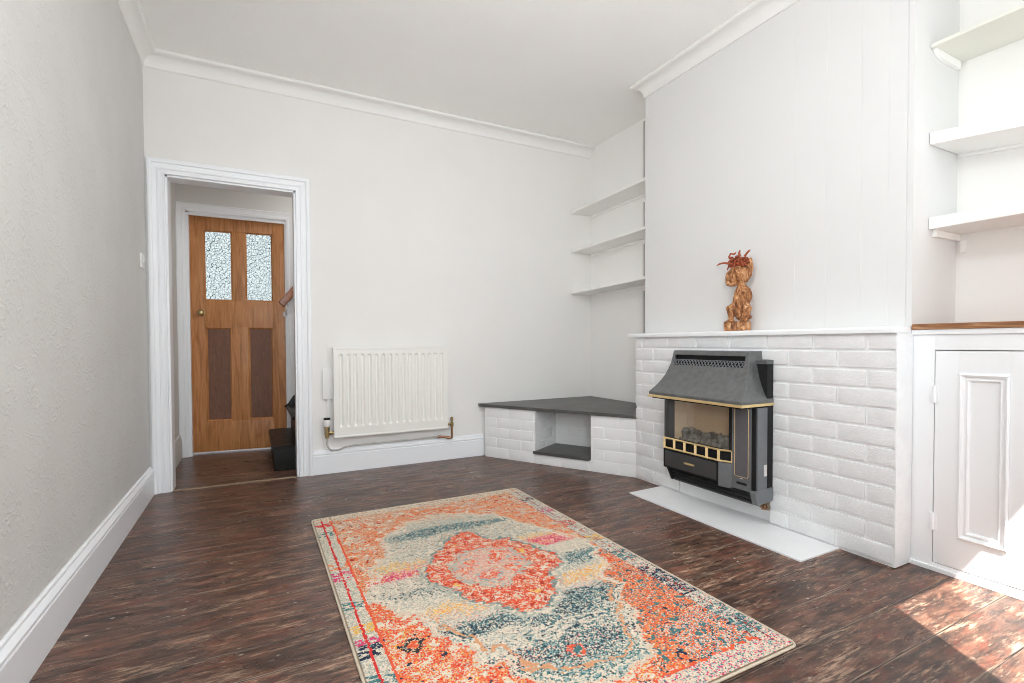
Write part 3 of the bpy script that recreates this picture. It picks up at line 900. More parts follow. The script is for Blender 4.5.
# right column
b = new()
prism(b, [(2.820, -2.072), (2.820, -2.186), (2.905, -2.186), (2.905, -2.072)], 'z', .186, .618, .002)
col = obj('side_column', b, M['grey_metal'], gf)
b = new(); box(b, 2.824, 2.905, -2.1865, -2.2065, .19, .618); obj('column_groove', b, M['black'], gf, smooth=0)
b = new(); box(b, 2.832, 2.9055, -2.2065, -2.2155, .19, .618, .002); obj('side_cover', b, M['grey_metal'], gf)
b = new(); box(b, 2.8175, 2.8205, -2.092, -2.172, .255, .605, .001); cpn = obj('column_panel', b, M['lilac_panel'], col)
b = new()
def rr(y0, y1, z0, z1, r, x):
    pts = []
    for cy, cz, a0 in ((y1 - r, z1 - r, 0), (y0 + r, z1 - r, 90), (y0 + r, z0 + r, 180), (y1 - r, z0 + r, 270)):
        for k in range(5):
            a = math.radians(a0 + k * 22.5); pts.append((x, cy + r * math.cos(a), cz + r * math.sin(a)))
    return pts
tube(b, rr(-2.172, -2.092, .255, .612, .010, 2.8172), .0016, 6, close=True)
tag(obj('panel_outline', b, M['brass'], cpn), 'thin brass outline')
b = new(); prism(b, [(-2.105, .214), (-2.160, .214), (-2.164, .219), (-2.160, .226), (-2.105, .226), (-2.101, .220)], 'x', 2.8185, 2.8205)
obj('control_slot', b, M['black'], col)
b = new(); box(b, 2.8192, 2.8205, -2.122, -2.140, .243, .247); tag(obj('control_mark', b, M['sticker'], col), 'small pale mark above the slot')
b = new(); box(b, 2.880, 2.903, -2.2155, -2.2162, .268, .326); tag(obj('data_label', b, M['sticker'], gf), 'white data label')
# left post and firebox
b = new(); prism(b, [(2.822, -1.588), (2.815, -1.612), (2.815, -1.632), (2.845, -1.652), (2.905, -1.652), (2.905, -1.588)], 'z', .36, .618, .002)
obj('side_post', b, M['dark_panel'], gf)
b = new(); box(b, 2.822, 2.845, -2.0725, -2.052, .36, .618, .002); obj('side_post', b, M['black'], gf)
b = new()
# tapering pale firebox: open at the front
F = [(2.842, -1.652), (2.842, -2.052), (2.904, -2.02), (2.904, -1.69)]
lo = [b.verts.new((x, y, .352)) for x, y in F]; hi = [b.verts.new((x, y, .617)) for x, y in F]
for i in (1, 2, 3): b.faces.new((lo[i], lo[(i + 1) % 4], hi[(i + 1) % 4], hi[i]))
b.faces.new(lo)
obj('firebox', b, M['firebrick'], gf, smooth=0)
b = new(); box(b, 2.836, 2.839, -1.653, -2.053, .372, .617); obj('fire_window', b, M['fire_glass'], gf, smooth=0)
b = new(); box(b, 2.832, 2.842, -1.65, -2.055, .362, .374, .001); obj('window_sill_bar', b, M['black'], gf)
rnd = random.Random(3)
for r_ in range(3):
    for k in range(8 - (r_ == 2)):
        b = new()
        bmesh.ops.create_icosphere(b, subdivisions=3, radius=1)
        sx, sy, sz = [rnd.uniform(.8, 1.2) * q for q in (.018, .031, .024)]
        off = Vector((rnd.random() * 9, rnd.random() * 9, 0))
        for vv in b.verts:
            k_ = 1 + .35 * mnoise.noise(vv.co * 1.6 + off)
            vv.co = Vector((vv.co.x * sx, vv.co.y * sy, vv.co.z * sz)) * k_
        yy = -1.70 - k * (.335 / 7) - (.02 if r_ == 1 else 0)
        bmesh.ops.translate(b, verts=b.verts, vec=(2.862 + r_ * .012, max(-2.03, yy), .368 + r_ * .024 + rnd.uniform(-.006, .006)))
        obj('coal', b, M['coal'], gf)
# brass fret below the window
b = new()
zt, zb_ = .374, .316
def fret(A, B, n, first):
    A, B = Vector(A), Vector(B)
    d = (B - A)
    for z, h in ((zt, .006), (zb_, .006)):
        tube(b, [A + Vector((0, 0, z)), B + Vector((0, 0, z))], .0055, 4)
    for k in range(n + 1):
        if k == 0 and not first: continue
        q = A + d * (k / n)
        tube(b, [q + Vector((0, 0, zb_)), q + Vector((0, 0, zt))], .0095, 4)
fret((2.800, -1.610, 0), (2.800, -2.005, 0), 5, True)
fret((2.800, -2.005, 0), (2.826, -2.072, 0), 1, False)
tag(obj('brass_fret', b, M['brass'], gf, smooth=0), 'brass fret of five openings and an angled end')
b = new(); prism(b, [(2.812, -1.603), (2.812, -2.003), (2.836, -2.068), (2.905, -2.072), (2.905, -1.60)], 'z', .312, .36); obj('fret_backing', b, M['black'], gf, smooth=0)
# drawer-like front flap with handle
b = new(); box(b, 2.803, 2.905, -1.600, -2.003, .195, .308, .002)
fl = obj('front_flap', b, M['black'], gf)
b = new(); box(b, 2.800, 2.8035, -1.615, -1.990, .206, .298, .0015); obj('flap_panel', b, M['dark_panel'], fl)
b = new(); box(b, 2.790, 2.8005, -1.772, -1.842, .247, .257, .003); tag(obj('flap_handle', b, M['brass'], fl), 'brass bar handle')
b = new(); prism(b, [(2.801, -2.0035), (2.822, -2.071), (2.905, -2.071), (2.905, -2.0035)], 'z', .178, .308, .001); obj('angled_corner', b, M['grey_metal'], gf)  # lighter grey paints in the light on the angled face
# louvred base
b = new(); box(b, 2.88, XBk, -1.64, -2.19, .125, .20); obj('base_back', b, M['black'], gf, smooth=0)
for k in range(3):
    zc = .182 - k * .022
    b = new(); prism(b, [(2.826 + k * .006, zc - .009), (2.830 + k * .006, zc - .012), (2.885, zc + .004), (2.885, zc + .008)], 'y', -1.645, -2.185)
    obj('louvre', b, M['dark_panel'], gf)
b = new(); prism(b, [(2.80, .196), (2.88, .196), (2.88, .122), (2.835, .122)], 'y', -1.600 - .03, -1.645, .002); obj('end_cap', b, M['black'], gf)
b = new(); prism(b, [(2.812, .186), (2.826, .200), (2.955, .2045), (XBk - .002, .198), (XBk - .002, .142), (2.945, .134), (2.834, .124)], 'y', -2.185, -2.2165, .002); obj('end_cap', b, M['grey_metal'], gf)
b = new(); prism(b, [(2.845, .128), (2.88, .128), (2.88, .120), (2.85, .118)], 'y', -1.645, -2.185); obj('bottom_rail', b, M['dark_panel'], gf)
b = new(); tube(b, [(3.0, -2.142, .075), (2.975, -2.142, .078), (2.962, -2.138, .085), (2.950, -2.13, .105), (2.948, -2.125, .15)], .0085, 12); lathe(b, [(.016, 0), (.016, .018), (.011, .022)], frame_z((3.0, -2.142, .075), (-1, 0, 0)), 6)
obj('gas_pipe', b, M['copper'], gf)

# ------------------------------------------------------------------ carved figure
CF = Vector((3.012, -1.952, 1.0135))
fig = thing('carved_figure', CF, 'carved wooden squatting figure with rust-red raffia hair on the mantel', 'statue', None, math.atan2(-.79, .613))
fx = lambda px: (px - 216) * .000742     # from the picture's proportions to metres
fz = lambda py: (650 - py) * .000742
def blob(bm, c, r, rot=None, sub=3):
    b2 = bmesh.new(); bmesh.ops.create_icosphere(b2, subdivisions=sub, radius=1)
    mm = Matrix.Translation(c) @ (rot if rot is not None else Matrix.Identity(4)) @ Matrix.Diagonal((r[0], r[1], r[2], 1))
    bmesh.ops.transform(b2, matrix=mm, verts=b2.verts); merge(bm, b2)
def limb(bm, pts, rs): tube(bm, pts, rs, 12)
def voxel(bm, size, smooth_it=4):
    me = bpy.data.meshes.new('t'); bm.to_mesh(me); bm.free()
    o = bpy.data.objects.new('t', me); C.objects.link(o)
    r = o.modifiers.new('r', 'REMESH'); r.mode = 'VOXEL'; r.voxel_size = size
    s = o.modifiers.new('s', 'SMOOTH'); s.iterations = smooth_it; s.factor = .5
    dg = bpy.context.evaluated_depsgraph_get()
    me2 = bpy.data.meshes.new_from_object(o.evaluated_get(dg))
    bpy.data.objects.remove(o)
    b2 = bmesh.new(); b2.from_mesh(me2); bpy.data.meshes.remove(me2)
    return b2
b = new()
def Pp(px, py, y=0): return Vector((fx(px), y, fz(py)))
# torso
limb(b, [Pp(250, 560), Pp(248, 500), Pp(246, 430), Pp(250, 370), Pp(246, 320), Pp(240, 290)], [.030, .034, .036, .038, .030, .017])
blob(b, Pp(262, 352, -.004), (.034, .040, .028)); blob(b, Pp(228, 345, -.012), (.020, .020, .024))
blob(b, Pp(262, 545, .0), (.040, .036, .020))
# arms: shoulder to elbow to knee
limb(b, [Pp(286, 340, -.03), Pp(300, 390, -.034), Pp(288, 440, -.036), Pp(262, 470, -.044)], [.015, .015, .012, .010])
limb(b, [Pp(214, 345, -.004), Pp(204, 400, -.02), Pp(196, 440, -.03), Pp(176, 470, -.034)], [.013, .013, .011, .010])
# legs: hip to knee to foot
limb(b, [Pp(245, 540, -.01), Pp(205, 505, -.03), Pp(166, 462, -.034), Pp(158, 470, -.036), Pp(168, 520, -.034), Pp(178, 575, -.034)], [.024, .024, .018, .018, .015, .014])
limb(b, [Pp(270, 540, -.004), Pp(278, 500, -.034), Pp(284, 462, -.046), Pp(290, 480, -.048), Pp(276, 530, -.046), Pp(262, 570, -.044)], [.024, .022, .020, .020, .017, .013])
blob(b, Pp(170, 572, -.038), (.022, .016, .009)); blob(b, Pp(262, 572, -.046), (.024, .014, .009))
# big block-like head with a flat face turned to the left
rot = Matrix.Rotation(math.radians(-8), 4, 'Y')
blob(b, Pp(222, 222), (.050, .040, .060), rot); blob(b, Pp(186, 250, -.002), (.031, .034, .046)); blob(b, Pp(184, 212, -.002), (.030, .036, .024))
limb(b, [Pp(152, 205, -.008), Pp(146, 235, -.010), Pp(147, 270, -.010), Pp(152, 302, -.010)], [.010, .012, .013, .012])
limb(b, [Pp(166, 206, -.036), Pp(196, 198, -.040), Pp(226, 206, -.038)], [.007, .008, .006])         # brow
limb(b, [Pp(178, 214, -.036), Pp(166, 250, -.046), Pp(160, 268, -.044)], [.006, .009, .010])          # nose
limb(b, [Pp(206, 216, -.038), Pp(226, 240, -.040), Pp(220, 270, -.036)], [.008, .012, .010])          # cheek
limb(b, [Pp(150, 298, -.012), Pp(172, 304, -.030), Pp(200, 298, -.034)], [.008, .010, .007])          # lips
limb(b, [Pp(268, 280, -.01), Pp(292, 230, -.016), Pp(300, 170, -.012), Pp(302, 105, -.006)], [.012, .017, .018, .010])   # tall ear-like crest
limb(b, [Pp(262, 300), Pp(248, 320)], [.020, .024])
bb = voxel(b, .0028, 5)
for vv in bb.verts:
    vv.co += vv.co.normalized() * (.0022 * mnoise.noise(vv.co * 60) + .0010 * mnoise.noise(vv.co * 170))
obj('body', bb, M['carved'], fig, local=True, smooth=60)
b = new()
box(b, fx(124), fx(308), -.036, .034, 0, fz(578), .006, 3)
bmesh.ops.subdivide_edges(b, edges=b.edges[:], cuts=3, use_grid_fill=True)
for vv in b.verts:
    if vv.co.z > .004: vv.co += Vector((mnoise.noise(vv.co * 30), mnoise.noise(vv.co * 30 + Vector((5, 0, 0))), mnoise.noise(vv.co * 30 + Vector((0, 7, 0))))) * .004
obj('plinth', b, M['carved'], fig, local=True)
b = new()
for k in range(58):
    u_, w_ = rnd.uniform(0, 2 * PI), rnd.uniform(.1, 1)
    q = Pp(228 + 56 * w_ * math.cos(u_), 138 - 40 * math.sqrt(1 - w_ * w_) + rnd.uniform(-8, 34), .034 * w_ * math.sin(u_) - .004)
    pts = [q]
    dv = Vector((math.cos(u_) * .8 + rnd.uniform(-.6, .6), math.sin(u_) * .6 - .2, rnd.uniform(.1, 1))).normalized()
    for s_ in range(5):
        dv = (dv + Vector((rnd.uniform(-.6, .6), rnd.uniform(-.6, .6), rnd.uniform(-1.0, .1)))).normalized()
        q = q + dv * .0095; pts.append(q)
    tube(b, pts, [.0050, .0050, .0046, .0042, .0038, .003], 7)
blob(b, Pp(232, 140), (.040, .034, .030), sub=2)
tube(b, [Pp(200, 150, -.02), Pp(160, 142, -.03), Pp(120, 134, -.03), Pp(92, 140, -.03), Pp(72, 152, -.03)], [.008, .0065, .0055, .005, .003], 7)
tube(b, [Pp(232, 90, -.01), Pp(226, 62, -.012), Pp(232, 44, -.012)], [.007, .006, .004], 7)
tube(b, [Pp(262, 92, -.01), Pp(280, 66, -.012), Pp(298, 46, -.012)], [.007, .006, .005], 7)
tube(b, [Pp(180, 120, -.02), Pp(156, 90, -.02), Pp(168, 66, -.02), Pp(190, 72, -.02), Pp(206, 60, -.02)], [.007, .006, .006, .006, .004], 7)
obj('raffia_hair', b, M['rope'], fig, local=True, smooth=60)

# ------------------------------------------------------------------ rug
RX0, RX1, RY0, RY1 = .855, 2.090, -2.895, -1.008
def build_rug():
    rs = np.random.RandomState(5)
    nx, ny = 300, 430
    u = (np.arange(nx) + .5) / nx; v = (np.arange(ny) + .5) / ny
    Uq, V = np.meshgrid(u, v, indexing='ij')
    def sm(sx, sy, seed):
        r = np.random.RandomState(seed)
        gx, gy = int(nx / sx) + 3, int(ny / sy) + 3
        g = r.rand(gx, gy)
        X = np.arange(nx) / sx; Y = np.arange(ny) / sy
        xi, yi = X.astype(int), Y.astype(int); fx_, fy_ = X - xi, Y - yi
        fx_ = (fx_ * fx_ * (3 - 2 * fx_))[:, None]; fy_ = (fy_ * fy_ * (3 - 2 * fy_))[None, :]
        a = g[np.ix_(xi, yi)]; b_ = g[np.ix_(xi + 1, yi)]; c = g[np.ix_(xi, yi + 1)]; d = g[np.ix_(xi + 1, yi + 1)]
        return (a * (1 - fx_) + b_ * fx_) * (1 - fy_) + (c * (1 - fx_) + d * fx_) * fy_
    # slightly ragged outlines
    Uw = Uq + .018 * (sm(4, 3, 1) - .5) + .034 * (sm(20, 16, 2) - .5)
    Vw = V + .014 * (sm(4, 3, 3) - .5) + .024 * (sm(20, 16, 4) - .5)
    def inside(poly, X=None, Y=None):
        X = Uw if X is None else X; Y = Vw if Y is None else Y
        r = np.zeros(X.shape, bool); n = len(poly)
        for i in range(n):
            (x1, y1), (x2, y2) = poly[i], poly[(i + 1) % n]
            c = ((y1 > Y) != (y2 > Y)) & (X < (x2 - x1) * (Y - y1) / (y2 - y1 + 1e-12) + x1)
            r ^= c
        return r
    def edge(poly, w):
        asp = 1.885 / 1.235
        d = np.full(Uw.shape, 9.)
        n = len(poly)
        for i in range(n):
            (x1, y1), (x2, y2) = poly[i], poly[(i + 1) % n]
            y1 *= asp; y2 *= asp
            dx, dy = x2 - x1, y2 - y1
            t_ = np.clip(((Uw - x1) * dx + (Vw * asp - y1) * dy) / (dx * dx + dy * dy + 1e-12), 0, 1)
            d = np.minimum(d, np.hypot(Uw - x1 - t_ * dx, Vw * asp - y1 - t_ * dy))
        return d < w
    def col(r, g, b_): return np.array([lin(r / 255), lin(g / 255), lin(b_ / 255)])
    cream, grey, pale = col(212, 199, 180), col(170, 169, 157), col(206, 186, 166)
    orange, tan, redo, red = col(222, 130, 80), col(206, 150, 112), col(220, 92, 62), col(206, 54, 50)
    navy, teal, sky, mag = col(44, 54, 72), col(72, 116, 118), col(142, 164, 160), col(206, 70, 112)
    yel, dark, pink, deep = col(222, 176, 92), col(54, 54, 58), col(222, 160, 146), col(168, 58, 44)
    out = np.zeros((nx, ny, 3))
    rnd1 = sm(1.7, 1.1, 11) * .5 + rs.rand(nx, ny) * .5
    # spread towards uniform
    order = np.argsort(np.argsort(rnd1.ravel())).reshape(nx, ny) / (nx * ny)
    rnd2 = sm(3.5, 2.0, 12); order2 = np.argsort(np.argsort(rnd2.ravel())).reshape(nx, ny) / (nx * ny)
    def fill(mask, pal, o=order):
        cs = np.cumsum([p for _, p in pal]); cs = cs / cs[-1]
        k = np.searchsorted(cs, np.clip(o, 0, .99999))
        tab = np.array([c for c, _ in pal])
        out[mask] = tab[k[mask]]
    full = np.ones((nx, ny), bool)
    # corner ground: faded tan-orange far away, brighter red-orange near
    mixv = V + .05 * (sm(40, 20, 6) - .5)
    fill(full, [(tan, 30), (orange, 34), (cream, 14), (grey, 10), (redo, 8), (deep, 4)])
    fill((mixv < .50), [(redo, 34), (orange, 24), (red, 12), (pale, 13), (tan, 8), (grey, 5), (yel, 4)])
    fill((mixv < .36) & (Uq > .62), [(redo, 22), (orange, 36), (teal, 8), (cream, 9), (navy, 7), (tan, 10), (sky, 4)])
    fill((mixv < .16) & (Uq > .74), [(orange, 20), (redo, 12), (teal, 15), (cream, 20), (sky, 12), (pink, 12), (navy, 5)])
    fill((mixv > .915), [(cream, 22), (tan, 30), (grey, 16), (orange, 20), (deep, 4), (dark, 4)])
    lo1, lo2 = sm(13, 8, 41), sm(9, 6, 42)
    fill((mixv > .5) & (lo1 > .60), [(cream, 30), (tan, 24), (grey, 26), (orange, 14), (deep, 4)])
    fill((mixv > .5) & (lo2 > .70), [(orange, 34), (redo, 22), (tan, 24), (cream, 10), (dark, 4)])
    fill((mixv <= .5) & (lo1 > .66) & (Uq < .7), [(pale, 22), (cream, 18), (orange, 22), (redo, 24), (yel, 8)])
    fill((mixv <= .5) & (lo2 > .74) & (Uq > .55), [(teal, 22), (navy, 16), (cream, 18), (orange, 24), (redo, 14)])
    # small repeating motifs of the ground, half worn away
    lat = np.sin(2 * PI * Uw * 13 + .8 * np.sin(V * 20)) * np.sin(2 * PI * Vw * 19)
    wearm = sm(11, 8, 51)
    mo = (lat > .62) & (order2 < .8) & (wearm > .36); out[mo & (Uq < .66)] = cream; out[mo & (Uq >= .66) & (V < .4)] = teal
    out[(lat < -.90) & (order2 < .55) & (wearm > .45) & (V < .42)] = navy
    out[(lat < -.80) & (order2 < .6) & (wearm > .5) & (V > .6)] = deep
    # little scattered flowers in the ground
    for k in range(46):
        cx_, cy_ = rs.uniform(.08, .92), rs.uniform(.04, .46)
        d = np.hypot((Uw - cx_) * 1.0, (Vw - cy_) * 1.5)
        c1 = (teal if rs.rand() < .4 else navy) if cx_ > .6 else (cream if rs.rand() < .7 else navy)
        m_ = d < .011; out[m_ & (order2 < .8)] = c1
        if rs.rand() < .5: out[(d < .018) & (d > .012) & (order2 < .5)] = cream
    # field
    field = [(.073, .466), (.112, .460), (.126, .399), (.189, .384), (.192, .326), (.195, .296), (.249, .255), (.255, .193), (.301, .186), (.309, .160), (.345, .121), (.43, .075), (.53, .060), (.624, .079), (.655, .093), (.688, .154), (.715, .182), (.74, .192), (.74, .241), (.81, .296), (.795, .336), (.87, .385), (.885, .44), (.93, .46),
             (.934, .538), (.872, .598), (.812, .676), (.78, .735), (.731, .793), (.66, .838), (.52, .872), (.38, .862), (.30, .825), (.235, .775), (.197, .711), (.200, .663), (.167, .624), (.122, .601), (.118, .560), (.085, .535)]
    inf = inside(field)
    bands = [   # (v centre, half width, palette)
        (.86, .035, [(grey, 40), (cream, 26), (tan, 16), (orange, 8), (sky, 10)]),
        (.80, .03, [(grey, 40), (cream, 34), (sky, 14), (teal, 5), (tan, 7)]),
        (.757, .020, [(teal, 30), (navy, 24), (grey, 20), (sky, 18), (cream, 8)]),
        (.70, .04, [(cream, 44), (grey, 30), (sky, 12), (tan, 8), (dark, 4)]),
        (.64, .025, [(cream, 40), (grey, 36), (sky, 10), (dark, 6), (pale, 8)]),
        (.597, .016, [(yel, 34), (cream, 26), (grey, 20), (orange, 10), (sky, 8)]),
        (.552, .022, [(mag, 46), (pink, 16), (cream, 14), (yel, 8), (redo, 10)]),
        (.505, .022, [(cream, 44), (grey, 36), (pale, 14), (dark, 4)]),
        (.458, .013, [(cream, 26), (grey, 30), (dark, 22), (sky, 14)]),
        (.42, .03, [(cream, 46), (grey, 34), (pale, 12), (sky, 6)]),
        (.370, .018, [(yel, 38), (cream, 34), (orange, 14), (grey, 12)]),
        (.335, .016, [(cream, 42), (pink, 14), (grey, 26), (sky, 14)]),
        (.288, .028, [(navy, 22), (dark, 14), (teal, 18), (sky, 22), (cream, 22)]),
        (.225, .035, [(cream, 50), (grey, 24), (sky, 12), (pale, 10), (dark, 3)]),
        (.165, .028, [(cream, 24), (sky, 22), (navy, 16), (dark, 12), (pink, 10), (teal, 14)]),
        (.10, .05, [(teal, 24), (sky, 32), (cream, 24), (dark, 8), (grey, 12)])]
    vj = V + .028 * (sm(28, 9, 21) - .5) + .022 * (rs.rand(nx, ny) - .5) + .02 * (Uq - .5) * np.sin(V * 9)
    score = np.stack([np.abs(vj - c) / w for c, w, _ in bands])
    pick = score.argmin(0)
    for i, (_, _, pal) in enumerate(bands): fill(inf & (pick == i), pal)
    # the right side of the field runs bluer
    rb = inf & (Uq > .62) & (vj > .41) & (vj < .475); fill(rb, [(navy, 22), (teal, 30), (sky, 26), (cream, 18)])
    rb = inf & (Uq > .40) & (vj > .15) & (vj < .315) & (order2 < .30 + .6 * (Uq - .4)); fill(rb, [(navy, 24), (teal, 26), (sky, 28), (cream, 16), (dark, 8)])
    rb = inf & (Uq > .60) & (V > .48) & (V < .535); fill(rb, [(cream, 46), (grey, 28), (pale, 16)])
    # ivory and orange outlines of the field
    out[edge(field, .011) & (order < .5) & inf] = cream
    out[edge(field, .007) & (order2 < .6)] = pale
    inner = [(.5 + (x - .5) * .9, .47 + (y - .47) * .9) for x, y in field]
    out[edge(inner, .006) & (order2 < .85) & inf & (V < .34)] = tan
    out[edge([(.5 + (x - .5) * .95, .47 + (y - .47) * .95) for x, y in field], .0045) & (order2 < .8) & inf] = cream
    # flowers in the field
    for cx_, cy_ in ((.503, .149), (.131, .296)):
        d = np.hypot(Uw - cx_, (Vw - cy_) * 1.53)
        a, b_ = (redo, teal) if (cx_, cy_) != (.131, .296) else (dark, redo)
        out[(d < .028) & (d > .015) & (order < .72)] = a; out[(d < .012) & (order2 < .8)] = b_
    # medallion
    med = [(.262, .506), (.278, .545), (.318, .575), (.351, .620), (.395, .640), (.425, .676), (.469, .709), (.525, .712), (.566, .695), (.606, .648), (.664, .622), (.701, .560), (.742, .493), (.712, .437), (.640, .397), (.620, .350), (.58, .315), (.53, .288), (.473, .284), (.438, .312), (.424, .342), (.352, .378), (.320, .40), (.318, .440), (.281, .478)]
    im = inside(med)
    out[edge(med, .026) & ~im & (order < .7)] = grey
    out[edge(med, .016) & ~im & (order2 < .55)] = cream
    fill(im, [(redo, 46), (red, 13), (orange, 12), (pale, 14), (cream, 7), (deep, 8)])
    fill(im & (sm(9, 6, 43) > .66), [(redo, 24), (deep, 16), (pale, 24), (cream, 16), (orange, 12)])
    lat2 = np.sin(2 * PI * (Uw + Vw * 1.53) * 11) * np.sin(2 * PI * (Uw - Vw * 1.53) * 11)
    out[im & (lat2 > .58) & (order2 < .72)] = pale; out[im & (lat2 < -.72) & (order2 < .6)] = deep
    out[edge(med, .0055) & (order2 < .7)] = teal * .7 + grey * .3
    octo = [(.362, .523), (.372, .556), (.44, .589), (.488, .605), (.536, .592), (.61, .582), (.642, .519), (.627, .465), (.55, .427), (.486, .401), (.431, .425), (.380, .456)]
    io = inside(octo)
    fill(io, [(pale, 34), (pink, 18), (grey, 20), (redo, 16), (cream, 10), (mag, 3)])
    out[edge(octo, .009) & (order2 < .75)] = grey
    for cx_, cy_, q_ in ((.44, .545, .030), (.565, .548, .034), (.475, .455, .036), (.565, .462, .030), (.405, .512, .026), (.61, .51, .024)):
        d = np.hypot(Uw - cx_, (Vw - cy_) * 1.53)
        fill((d < q_) & io, [(redo, 46), (red, 10), (pale, 20), (cream, 14), (orange, 8)]); out[(d < q_ * .32) & (order2 < .7)] = pale
        out[(d > q_) & (d < q_ * 1.22) & (order2 < .4) & io] = sky
    for k in range(8):
        a = 2 * PI * k / 8 + .3
        cx_, cy_ = .5 + .165 * math.cos(a), .5 + .15 * math.sin(a)
        d = np.hypot(Uw - cx_, (Vw - cy_) * 1.53)
        out[(d < .013) & (order2 < .7)] = cream if k % 2 else yel
    # border: cream band with two red lines and drifting blotches
    bl, bb_ = .066, .040
    db = np.minimum(np.minimum(Uq / bl, (1 - Uq) / bl), np.minimum(V / bb_, (1 - V) / bb_))
    brd = db < 1
    fill(brd, [(cream, 46), (grey, 38), (sky, 8), (pale, 8)])
    fill(brd & (Uq > .9), [(cream, 40), (grey, 22), (sky, 16), (navy, 9), (pink, 9)])
    fill(brd & (V < bb_), [(cream, 44), (pink, 20), (sky, 10), (teal, 10), (mag, 8)])
    fill(brd & (V > 1 - bb_), [(cream, 50), (grey, 24), (tan, 18), (dark, 6)])
    bn = order2 < .62
    for v0, v1, c in ((.925, .955, red), (.85, .885, teal), (.64, .675, orange), (.58, .625, mag), (.455, .485, teal), (.365, .395, yel), (.29, .335, navy), (.33, .35, mag), (.20, .25, teal), (.10, .15, navy)):
        out[brd & (Uq < .5) & (V > v0) & (V < v1) & bn & (order < .8)] = c
    for v0, v1, c in ((.86, .89, dark), (.74, .78, mag), (.62, .66, redo), (.50, .54, yel), (.38, .43, teal), (.20, .34, navy), (.05, .15, teal)):
        out[brd & (Uq > .5) & (V > v0) & (V < v1) & bn & (order < .6)] = c
    bump_ = .004 * (sm(6, 3, 31) - .5)
    dl = np.minimum(Uq, 1 - Uq) + bump_; dv_ = np.minimum(V, 1 - V) * 1.53 + bump_
    dd = np.minimum(dl, dv_)
    strong = np.where((Uq < .5) | (V < .06), .93, .45)
    m1 = (np.abs(dl - .031) < .0036) & (V > .02) & (V < .98) & (order2 < strong); out[m1 & (Uq < .5)] = red; out[m1 & (Uq > .5) & (order < .5)] = deep
    m2 = (np.abs(dl - .066) < .0038) & (V > .03) & (V < .97) & (order2 < strong); out[m2 & (Uq < .5)] = redo; out[m2 & (Uq > .5) & (order < .5)] = deep
    m3 = (np.abs(dv_ - .062) < .006) & (Uq > .06) & (Uq < .94) & (order2 < .55); out[m3] = np.where((V < .5)[m3][:, None], redo, tan)
    # overall knot-to-knot variation
    out *= (.86 + .28 * rs.rand(nx, ny))[:, :, None]
    # mesh
    me = bpy.data.meshes.new('rug')
    xs = np.linspace(RX0 + .008, RX1 - .008, nx + 1); ys = np.linspace(RY0 + .008, RY1 - .008, ny + 1)
    Z = .0085 + .0012 * (rs.rand(nx + 1, ny + 1) - .5)
    Z += .0014 * np.sin(np.linspace(0, 9, nx + 1))[:, None] * np.sin(np.linspace(0, 14, ny + 1))[None, :]
    P = np.stack([np.repeat(xs[:, None], ny + 1, 1), np.repeat(ys[None, :], nx + 1, 0), Z], -1).reshape(-1, 3)
    rc = .024 - .006
    for sx_, xe in ((1, RX1 - .006), (-1, RX0 + .006)):
        for sy_, ye in ((1, RY1 - .006), (-1, RY0 + .006)):
            ccx, ccy = xe - sx_ * rc, ye - sy_ * rc
            ddx, ddy = P[:, 0] - ccx, P[:, 1] - ccy
            hh = np.hypot(ddx, ddy); mk = (ddx * sx_ > 0) & (ddy * sy_ > 0) & (hh > rc)
            P[mk, 0] = ccx + ddx[mk] / hh[mk] * rc; P[mk, 1] = ccy + ddy[mk] / hh[mk] * rc
    i, j = np.meshgrid(np.arange(nx), np.arange(ny), indexing='ij')
    a = i * (ny + 1) + j
    faces = np.stack([a, a + ny + 1, a + ny + 2, a + 1], -1).reshape(-1, 4)
    org = np.array([(RX0 + RX1) / 2, (RY0 + RY1) / 2, 0])
    me.from_pydata((P - org).tolist(), [], faces.tolist())
    at = me.attributes.new('knot_colour', 'FLOAT_COLOR', 'FACE')
    buf = np.ones((nx * ny, 4), np.float32); buf[:, :3] = np.clip(out.reshape(-1, 3), 0, 1)
    at.data.foreach_set('color', buf.ravel())
    m, nt, bs = nt_mat('woven_rug_pile')
    an = nt.nodes.new('ShaderNodeAttribute'); an.attribute_name = 'knot_colour'
    nt.links.new(an.outputs['Color'], bs.inputs['Base Color'])
    bs.inputs['Roughness'].default_value = .95; bs.inputs['Specular IOR Level'].default_value = .15
    me.materials.append(m)
    o = bpy.data.objects.new('pile', me); C.objects.link(o)
    return o, org
pile, org = build_rug()
rug = thing('rug', (org[0], org[1], 0), 'multicoloured medallion rug in orange, cream and navy lying on the floorboards', 'rug')
pile.parent = rug
b = new()
r = .024
pts = []
for cx_, cy_, a0 in ((RX1 - r, RY1 - r, 0), (RX0 + r, RY1 - r, 90), (RX0 + r, RY0 + r, 180), (RX1 - r, RY0 + r, 270)):
    for k in range(7):
        a = math.radians(a0 + 15 * k); pts.append((cx_ + r * math.cos(a), cy_ + r * math.sin(a)))
ring = [(x, y, .0050) for x, y in pts]
dense = []
for k in range(len(ring)):
    p, q = Vector(ring[k]), Vector(ring[(k + 1) % len(ring)])
    n = max(1, int((q - p).length / .03))
    for t_ in range(n): dense.append(p.lerp(q, t_ / n))
tube(b, dense, .0042, 8, close=True)
bd = obj('binding', b, paint('rug_binding', rgb(206, 192, 172), .9, .12, 200, .4, 40), rug, smooth=60)
tag(bd, 'pale bound edge')
b = new(); prism(b, pts, 'z', .001, .0045); obj('backing', b, paint('rug_backing', rgb(170, 150, 128), .9), rug, smooth=0)

